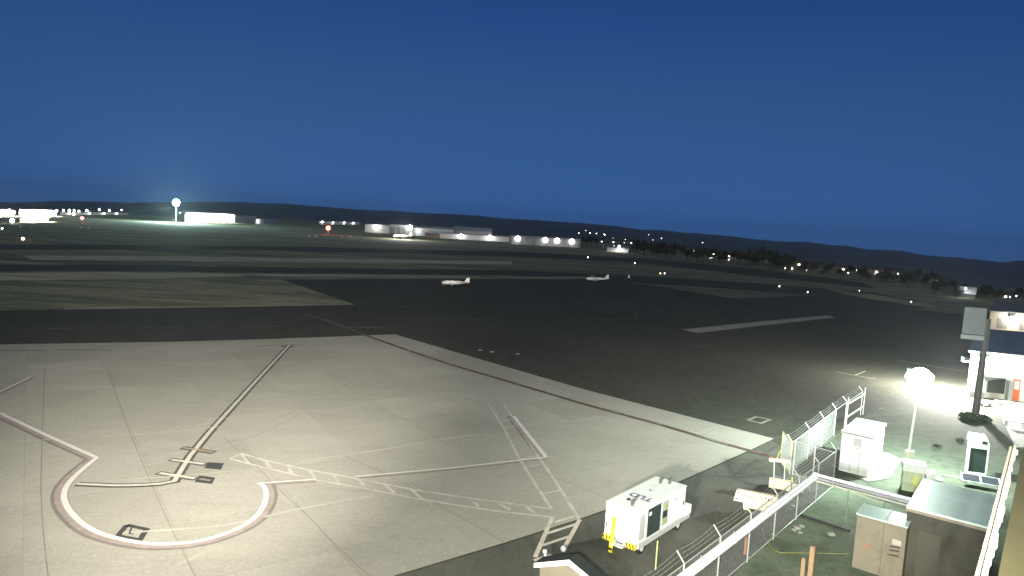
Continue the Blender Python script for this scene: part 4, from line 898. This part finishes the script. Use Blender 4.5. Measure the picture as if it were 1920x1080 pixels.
# ------------------------------------------------------------------ far buildings
lens_far = glow('distant_lamp_lens', (1, .97, .92), 260)
grey_wall = mat('pale_metal_wall', (.52, .51, .50), .6, noise=.1, scale=.3); roof_far = mat('pale_metal_roof', (.34, .35, .38), .5, noise=.15, scale=.2); brown_wall = mat('brown_metal_wall', (.24, .19, .13), .7, noise=.2, scale=.3)
def far_building(name, label, x0, y0, x1, y1, hpx, depth, wall, roof, pitch=.12, doors=0, lamps=(), lit=0, lampcol=(1, .97, .92), lsize=.5, seams=True, group=None, cat='building', windows=0, winmat=None):
    a, b_ = g(x0, y0), g(x1, y1); d = b_ - a; L_ = d.length; rz = math.atan2(d.y, d.x); dist = (a + b_).length/2; hh = hpx*dist/F*1.01
    t_ = thing(name, label, cat, (a.x, a.y, 0), rz, group)
    dv = ((a + b_)/2).normalized()*depth; ca_, sa_ = math.cos(-rz), math.sin(-rz); D_ = Vector((dv.x*ca_ - dv.y*sa_, dv.x*sa_ + dv.y*ca_, 0))
    MB().prism([(0, 0), (L_, 0), (L_ + D_.x, D_.y), (D_.x, D_.y)], 0, hh).build('wall', wall, t_)
    rh = pitch*depth/2; m_ = MB()
    m_.v += [(-.3, -.4, hh), (L_ + .3, -.4, hh), (L_ + .3 + D_.x/2, D_.y/2, hh + rh), (-.3 + D_.x/2, D_.y/2, hh + rh), (L_ + .3 + D_.x, D_.y + .4, hh), (-.3 + D_.x, D_.y + .4, hh)]; m_.v += [(x, y, z + .25) for x, y, z in m_.v[:6]]
    m_.f += [(6, 7, 8, 9), (9, 8, 10, 11), (0, 3, 2, 1), (3, 5, 4, 2), (0, 1, 7, 6), (0, 6, 9, 3), (3, 9, 11, 5), (5, 11, 10, 4), (1, 2, 8, 7), (2, 4, 10, 8)]; m_.build('roof', roof, t_)
    for i in range(doors):
        w_ = L_/doors; MB().box(i*w_ + w_*.12, i*w_ + w_*.88, -.12, 0, 0, hh*.78).build('hangar_door', mat('door_grey', (.34, .35, .37), .6, noise=.15, scale=.5), t_)
    for i in range(windows):
        w_ = L_/windows; MB().box(i*w_ + w_*.15, i*w_ + w_*.8, -.1, 0, hh*.3, hh*.75).build('window', winmat, t_)
    for lx, fz, pw in lamps:
        h_ = MB().box(L_*lx - lsize*1.1, L_*lx + lsize*1.1, -.9, 0, hh*fz + lsize, hh*fz + lsize + .25).build('wall_lamp', dark, t_)
        MB().ball((L_*lx, -.9, hh*fz + lsize*.3), lsize, 8).build('lens', glow('lens_%d_%.2f_%d' % (int(lampcol[2]*100), lampcol[1], lsize > 1.5), lampcol, 420 if lsize <= 1.5 else 1.6), h_)
        if len(lamps) < 3 or lsize > 1.5: lamp('wall_lamp_light', 'POINT', (L_*lx, -2.6, hh*fz), pw, lampcol, .8, t_)
    if len(lamps) >= 3 and lsize <= 1.5:
        al = lamp('lamp_row_light', 'AREA', (L_*.5, -4.0, hh*1.1), sum(l[2] for l in lamps)*.8, lampcol, 1, t_)
        al.data.shape = 'RECTANGLE'; al.data.size = L_*.95; al.data.size_y = .8; al.rotation_euler = (R(62), 0, 0)
    return t_
far_building('lit_terminal', 'long overexposed lit building right of the tall mast light', 347, 417, 440, 418, 13.5, 22, mat('lit_white', (.75, .75, .74), .6), roof_far, lamps=[(.08, .8, 7000), (.3, .8, 7000), (.52, .85, 7000), (.74, .85, 7000), (.95, .8, 7000)], doors=4, lsize=.45)
far_building('storage_shed', 'dim grey shed just right of the long lit building', 441, 416, 480, 417, 9, 16, grey_wall, roof_far)
far_building('storage_shed', 'pale boxy shed with bright left wall standing alone', 479, 419.5, 520, 420, 8, 14, grey_wall, roof_far, pitch=.02, lamps=[(.1, .5, 350)], lsize=.12)
far_building('distant_warehouse', 'thin distant warehouse row with four lamps behind the red beacon', 598, 420.5, 676, 422, 4.5, 10, grey_wall, roof_far, lamps=[(.06, .9, 60), (.3, .8, 40), (.56, .8, 40), (.8, .8, 60)], lsize=.8)
far_building('hangar_building', 'pale hangar with one bright lamp, leftmost of the far hangar row', 684, 435, 730, 437.5, 14, 18, grey_wall, roof_far, pitch=.03, lamps=[(.47, .85, 420)], lsize=.9)
far_building('hangar_building', 'white panelled hangar behind the brightly lit aircraft', 731, 437, 773, 439.5, 15.5, 18, mat('panel_white', (.62, .62, .61), .6, noise=.08, scale=.3), roof_far, pitch=.03, doors=4, lamps=[(.9, .95, 800)], lsize=.8)
far_building('hangar_building', 'grey hangar with long low roof and single lamp at its left', 774, 441, 850, 446, 14, 26, grey_wall, roof_far, doors=3, lamps=[(.13, .6, 250)], lsize=.6)
far_building('hangar_building', 'broad hangar with shallow pale roof behind the long white shed', 850, 445, 922, 450, 14, 26, grey_wall, roof_far, pitch=.2)
far_building('long_shed', 'long low white shed with a brown left end', 825, 446.5, 955, 454, 9, 12, mat('shed_white', (.60, .60, .60), .6, noise=.06, scale=.3), roof_far, pitch=.04, lamps=[(.3, 1.0, 350), (.72, 1.1, 500)], lsize=.3)
far_building('brown_shed', 'small brown shed touching the long white shed', 797, 445.5, 824, 446.5, 8, 12, brown_wall, roof_far, pitch=.04)
far_building('hangar_building', 'hangar under the row of four glaring floodlights', 957, 457, 1088, 464, 14, 22, mat('flood_hangar_wall', (.26, .26, .26), .7, noise=.15, scale=.3), roof_far, pitch=.05, doors=6, lamps=[(.10, .62, 30), (.49, .62, 20), (.66, .62, 24), (.87, .62, 20)], lsize=2.0)  # oversized lamp balls stand for the floodlights' glare
far_building('white_cabin', 'low white cabin right of the dark trees with a lamp mast', 1138, 471, 1178, 474, 6, 8, grey_wall, roof_far, lamps=[(.6, 1.6, 500)], lsize=.75)
hot = mat('lit_strip_wall', (.7, .7, .72), .6)
far_building('distant_terminal', 'brightest lit terminal block at the far left horizon', -30, 406, 26, 405.5, 7, 20, hot, roof_far, lamps=[(.1, .8, 9000), (.4, .8, 9000), (.78, 1.2, 16000), (.95, .8, 9000)], lsize=.9)
far_building('distant_terminal', 'long lit canopy building at the far left horizon', 36, 406, 105, 405.5, 7, 20, hot, roof_far, lamps=[(.05, .9, 9000), (.2, .9, 9000), (.36, .9, 9000), (.52, .9, 9000), (.68, .9, 9000), (.84, .9, 9000), (.98, 1.1, 9000)], lsize=.6)
far_building('lit_shop', 'small warm lit building below the canopy lights at far left', 38, 417, 90, 415.5, 5.5, 10, mat('warm_wall', (.7, .62, .45), .7), roof_far, pitch=.02, lamps=[(.15, .8, 3000), (.45, .9, 3500), (.75, .9, 5000), (.95, .9, 3500)], lampcol=(1, .9, .7), lsize=.22)
far_building('distant_yard_wall', 'dim pale wall with scattered lamps right of the far left lights', 112, 403, 240, 402.5, 3.2, 6, grey_wall, roof_far, pitch=.02, lamps=[(.1, .6, 70), (.36, .7, 60), (.57, .6, 70), (.78, .6, 60)], lsize=.6)
far_building('gazebo_hut', 'small pale roofed hut with a lamp above it near the right horizon', 1800, 557, 1828, 560, 6, 5, mat('hut_dim', (.10, .11, .11), .8), mat('hut_roof', (.30, .33, .36), .7), pitch=.7, lamps=[(.4, 2.3, 120)], lsize=.28)

# ------------------------------------------------------------------ far lamps
def lens_lamp(name, label, cat, px, py, hpx, r, col, strength, power=0, group=None, pole=True):
    """lamp on a thin pole whose head is seen at px,py; hpx = its height above the ground in photo pixels"""
    b_ = gh(px, py + hpx); dist = b_.length; hh = max(r*1.2, hpx*dist/F)
    t_ = thing(name, label, cat, tuple(b_), 0, group)
    if pole: MB().tube((0, 0, 0), (0, 0, hh), max(.05, r*.1), n=6).build('pole', steel, t_)
    MB().ball((0, 0, hh), r, 8).build('lamp_head', glow('glow_%d_%d_%d_%d' % (col[0]*100, col[1]*100, col[2]*100, strength), col, strength), t_)
    if power: lamp('lamp_light', 'POINT', (0, 0, hh - r*1.3), power, col, r, t_)
    return t_
mast = lens_lamp('high_mast_light', 'tallest mast light glaring pale green above the left horizon', 'mast light', 330, 384, 34, 2.9, (.66, 1, .90), 260, 150000)  # head ball far wider than a lamp, shaped as its glare
for s_ in (-1, 1):
    MB().box(s_*2.2 - .6, s_*2.2 + .6, -.5, .5, mast.children[1].bound_box[0][2] + 1.5, mast.children[1].bound_box[0][2] + 3.0).build('lamp_box', dark, mast)
lens_lamp('beacon', 'large red beacon light left of the far hangar row', 'beacon', 615, 428, 12, 1.5, (1, .05, .03), 25)
lens_lamp('beacon', 'red beacon light with bright centre at the far left', 'beacon', 154, 410.5, 9, .9, (1, .05, .05), 22)
lens_lamp('yard_lamp', 'small lamp just right of the high mast light', 'lamp', 337, 400, 8, .5, (.8, 1, .9), 40)
for i, (x, y, r_, c, s_, hp) in enumerate(((106, 397, .9, (1, .9, .75), 40, 8), (119, 396, .75, (1, .9, .9), 22, 7), (130, 396, .9, (1, .95, .9), 50, 7), (139, 396, .7, (.9, .9, .9), 9, 7), (148, 397, .7, (.9, .95, .95), 9, 6),
        (163, 396, .85, (1, .9, .85), 35, 7), (186, 394.5, .8, (.95, .95, 1), 30, 8), (205, 396, .7, (1, .95, 1), 14, 7), (228, 395, .6, (.9, .95, .95), 10, 7), (138, 402, 1.0, (1, .55, .45), 20, 3), (23, 414.5, 1.0, (1, .97, .95), 60, 5))):
    lens_lamp('street_lamp', 'small street lamp glowing among the far left lights', 'street lamp', x, y, hp, r_, c, s_, group='street lamps along the far left horizon')
# airfield lights (low, on short stakes)
for (x, y, r_, c, s_, lab) in ((43, 448, .38, (1, .62, .25), 18, 'amber edge light alone in the dark field at left'), (4, 429, .3, (.8, .95, 1), 5, 'faint white edge light at the left frame edge'), (1190, 493, .15, (.9, 1, 1), 8, 'white edge light beyond the grass, above the high-winged aircraft'),
        (1102, 482.5, .22, (1, .6, .5), 5, 'dim reddish edge light left of the white one beyond the grass'), (1238, 512.5, .14, (1, .65, .3), 6, 'left of two amber edge lights close together'), (1246, 512.5, .14, (1, .8, .5), 6, 'right of two amber edge lights close together'),
        (1461, 537, .12, (1, .98, .95), 10, 'white edge light at the far right apron grass'), (1514, 547.5, .09, (.85, 1, .95), 12, 'pale edge light at the tip of the right grass wedge'), (1708, 566, .08, (1, 1, .95), 8, 'white edge light by the right grass streak'), (1611, 545.5, .12, (.8, 1, .95), 3, 'faint edge light between the two right white ones')):
    lens_lamp('edge_light', lab, 'edge light', x, y, 3, r_, c, s_)
for i, (x, y) in enumerate(((580, 442), (592, 443), (640, 443), (655, 443), (153, 427), (167, 428))):
    b_ = g(x, y + 1.5); o = MB().box(-.7, .7, -.4, .4, 0, .8).build('light_unit', mat('unit_grey', (.5, .52, .55), .5), bevel=.05); o.location = (b_.x, b_.y, .02)
    tag(o, 'small pale approach light box on the grass', 'light box', 'approach light boxes in the far grass')
# markers on the apron
for i, (x, y) in enumerate(((900, 657), (922, 660), (971, 664))):
    b_ = g(x, y); t_ = thing('flush_light', ['left one of three flush pale taxi lights on the asphalt', 'middle one of three flush pale taxi lights on the asphalt', 'right, brightest of three flush pale taxi lights on the asphalt'][i], 'taxi light', (b_.x, b_.y, .02))
    MB().tube((0, 0, 0), (0, 0, .03), .30, n=16).build('rim', mat('flush_rim', (.14, .14, .12), .7), t_); MB().tube((0, 0, .03), (0, 0, .045), .16, n=12).build('cover', mat('flush_cover', (.42, .41, .36), .6), t_)  # pale discs laid for blurry reflected light on the asphalt
t_ = thing('marker_cone', 'small white marker between the high-winged aircraft and the amber lights', 'marker', tuple(g(1179, 521)))
MB().tube((0, 0, 0), (0, 0, .9), .35, .12, n=10).build('cone', white, t_)

# ------------------------------------------------------------------ town lights, houses and trees beyond the field
town = [(1085, 437), (1098, 432), (1133, 440), (1118, 438), (1149, 447), (1172, 449), (1128, 453), (1106, 437), (1151, 461), (1170, 455), (1224, 450), (1317, 455), (1278, 461), (1388, 481), (1408, 484), (1414, 485), (1420, 485),
        (1454, 487), (1248, 464), (1264, 469), (1284, 477), (1227, 465), (1299, 474), (1334, 483), (1331, 484), (1366, 487), (1472, 503), (1485, 504), (1508, 503), (1512, 507), (1533, 497), (1555, 498), (1566, 503), (1576, 506), (1606, 507), (1614, 510),
        (1622, 506), (1654, 508), (1666, 511), (1683, 514), (1752, 521), (1810, 538), (1893, 558), (1905, 556), (1216, 440), (1240, 447), (1345, 468), (1536, 502), (1660, 511), (1548, 510), (1590, 512), (1640, 514)]
for i, (x, y) in enumerate(town):
    k_ = i % 4; c = ((1, .93, .85), (1, .80, .6), (.92, .95, 1), (1, .70, .62))[k_]; D = gh(x, y + 5).length
    lab = ['warm white street lamp twinkling in the dark town below the hills', 'amber street lamp twinkling in the dark town below the hills', 'cool white street lamp twinkling in the dark town below the hills', 'pinkish street lamp twinkling in the dark town below the hills'][k_]
    st = 40 if (x, y) in ((1388, 481), (1408, 484), (1414, 485), (1420, 485), (1454, 487), (1485, 504), (1576, 506)) else random.choice((1.2, 2.5, 5, 9))
    lens_lamp('street_lamp', lab, 'street lamp', x, y, 5, D*(.0009 if st > 20 else .0005), c, st, group=['warm white lamps in the town', 'amber lamps in the town', 'cool white lamps in the town', 'pinkish lamps in the town'][k_])
dark_wall = mat('house_wall', (.16, .16, .15), .8, noise=.2, scale=.4); dark_roof = mat('house_roof', (.05, .05, .055), .8); winlit = glow('lit_window', (1, .82, .55), 1.2)
ho0 = thing('house', 'dark gabled house with a lit window in the town below the hills', 'house', (0, 0, 0), 0, 'dark houses in the town')
MB().box(-5, 5, -3.5, 3.5, -2, 3).build('wall', dark_wall, ho0)
m_ = MB(); m_.v += [(-5.4, -3.9, 3), (5.4, -3.9, 3), (5.4, 0, 5.2), (-5.4, 0, 5.2), (5.4, 3.9, 3), (-5.4, 3.9, 3)]; m_.f += [(0, 1, 2, 3), (3, 2, 4, 5), (0, 3, 5), (1, 4, 2), (0, 5, 4, 1)]; m_.build('roof', dark_roof, ho0)
MB().box(-1, .4, -3.58, -3.5, 1, 2.1).build('window', winlit, ho0); MB().box(2, 3, -3.58, -3.5, 0, 2.1).build('door', mat('house_door', (.1, .06, .04), .7), ho0)
hp_ = [(1120, 455), (1152, 457), (1182, 458), (1212, 463), (1258, 470), (1296, 475), (1342, 480), (1368, 484), (1440, 492), (1462, 496), (1500, 500), (1522, 503), (1552, 505), (1580, 509), (1618, 512), (1646, 514), (1676, 517), (1700, 521), (1760, 532), (1880, 560)]
for i, (x, y) in enumerate(hp_):
    o = ho0 if i == 0 else copy_tree(ho0); b_ = gh(x, y); o.location = tuple(b_); o.rotation_euler = (0, 0, -math.atan2(b_.x, b_.y) + random.uniform(-.6, .6)); s_ = min(1.0, b_.length/520); o.scale = (s_, s_, s_)
bark = mat('bark', (.05, .04, .03), .9); crown_m = mat('tree_leaves', (.040, .052, .030), .9, noise=.55, scale=.6)
def tree_proto(seed, h, r):
    random.seed(seed); t_ = thing('tree', 'dark broad tree in the treeline along the town edge', 'tree', (0, 0, 0), 0, 'trees along the town edge')
    m_ = MB(); m_.tube((0, 0, -.5), (.1, 0, h*.45), .28, .16, n=7); limbs = []
    for i in range(7):
        a = random.uniform(0, 6.28); e = Vector((r*.6*math.cos(a), r*.6*math.sin(a), h*random.uniform(.5, .85))); m_.tube((.1, 0, h*random.uniform(.25, .45)), e, .1, .03, n=5); limbs.append(e)
    m_.build('trunk', bark, t_); c_ = MB()
    limbs += [Vector((random.uniform(-.5, .5)*r, random.uniform(-.5, .5)*r, h*random.uniform(.55, .98))) for _ in range(8)]
    for e in limbs:
        rr3 = r*random.uniform(.28, .5)
        for _ in range(70):
            d = Vector((random.gauss(0, 1), random.gauss(0, 1), random.gauss(0, .8))).normalized()*rr3*random.random()**.4; c = e + d; u = Vector((random.uniform(-1, 1), random.uniform(-1, 1), random.uniform(-1, 1))).normalized(); v = u.orthogonal().normalized(); s_ = random.uniform(.16, .42)
            c_.face([c - u*s_ - v*s_*.6, c + u*s_ - v*s_*.5, c + u*s_*.8 + v*s_*.7, c - u*s_*.7 + v*s_*.6])
    c_.build('crown', crown_m, t_); return t_
protos = [tree_proto(11, 8, 3.4), tree_proto(12, 9.5, 3.0), tree_proto(13, 6, 3.2)]
random.seed(21); used = set(); spots = []
for _ in range(58): x = random.uniform(1186, 1480); spots.append((x, 474 + (x - 1186)*.100 + random.uniform(-5, 4), 1.0))
for _ in range(34): x = random.uniform(1500, 1800); spots.append((x, 509 + (x - 1500)*.135 + random.uniform(-3, 3), .62))
for _ in range(14): x = random.uniform(1740, 1915); spots.append((x, 545 + (x - 1740)*.11 + random.uniform(-4, 6), .5))
spots += [(1092, 459, 1.2), (1101, 459, 1.35), (1109, 461, 1.1), (1118, 462, .7), (1720, 527, 1.0), (1737, 534, .6), (1750, 534, .7)]
for i, (x, y, s_) in enumerate(spots):
    k_ = i % 3; o = protos[k_] if k_ not in used else copy_tree(protos[k_]); used.add(k_)
    b_ = gh(x, y); o.location = tuple(b_); q = s_*random.uniform(.7, 1.15)*.8; o.scale = (q*1.1, q*1.1, q); o.rotation_euler = (0, 0, random.uniform(0, 6.28))
    o['label'] = 'dark broad tree in the treeline along the town edge' if x < 1490 and x > 1185 else ('dark tree beside the floodlit hangar' if x < 1185 else 'small dark tree scattered toward the right horizon')
    o['group'] = 'trees along the town edge' if 1185 < x < 1490 else ('trees beside the floodlit hangar' if x < 1185 else 'scattered trees toward the right horizon')
# pale posts near the white cabin
for i, (x, y, h_) in enumerate(((920, 455, 0), (1131, 467, 14), (1204, 474, 18), (1086, 462, 12), (1078, 461, 12))):
    if not h_: continue
    b_ = g(x, y); D = b_.length; o = MB().tube((0, 0, 0), (0, 0, h_*D/F*.7), .18, .12, n=6).build('flagpole', white); o.location = tuple(b_)
    tag(o, 'slim pale mast standing near the white cabin', 'mast', 'slim pale masts beyond the field')
print('objects', len(bpy.data.objects))

# ------------------------------------------------------------------ thin haze added for the glow around the lamps
mz = bpy.data.materials.new('haze_air'); mz.use_nodes = True; n = mz.node_tree.nodes; n.remove(n['Principled BSDF'])
v = n.new('ShaderNodeVolumePrincipled'); v.inputs['Color'].default_value = (.82, .92, 1, 1); v.inputs['Density'].default_value = 0.00007; v.inputs['Anisotropy'].default_value = .65
mz.node_tree.links.new(v.outputs[0], n['Material Output'].inputs['Volume'])
tag(MB().box(-9500, 9500, -600, 9500, -1100, 160).build('haze', mz), kind='stuff')
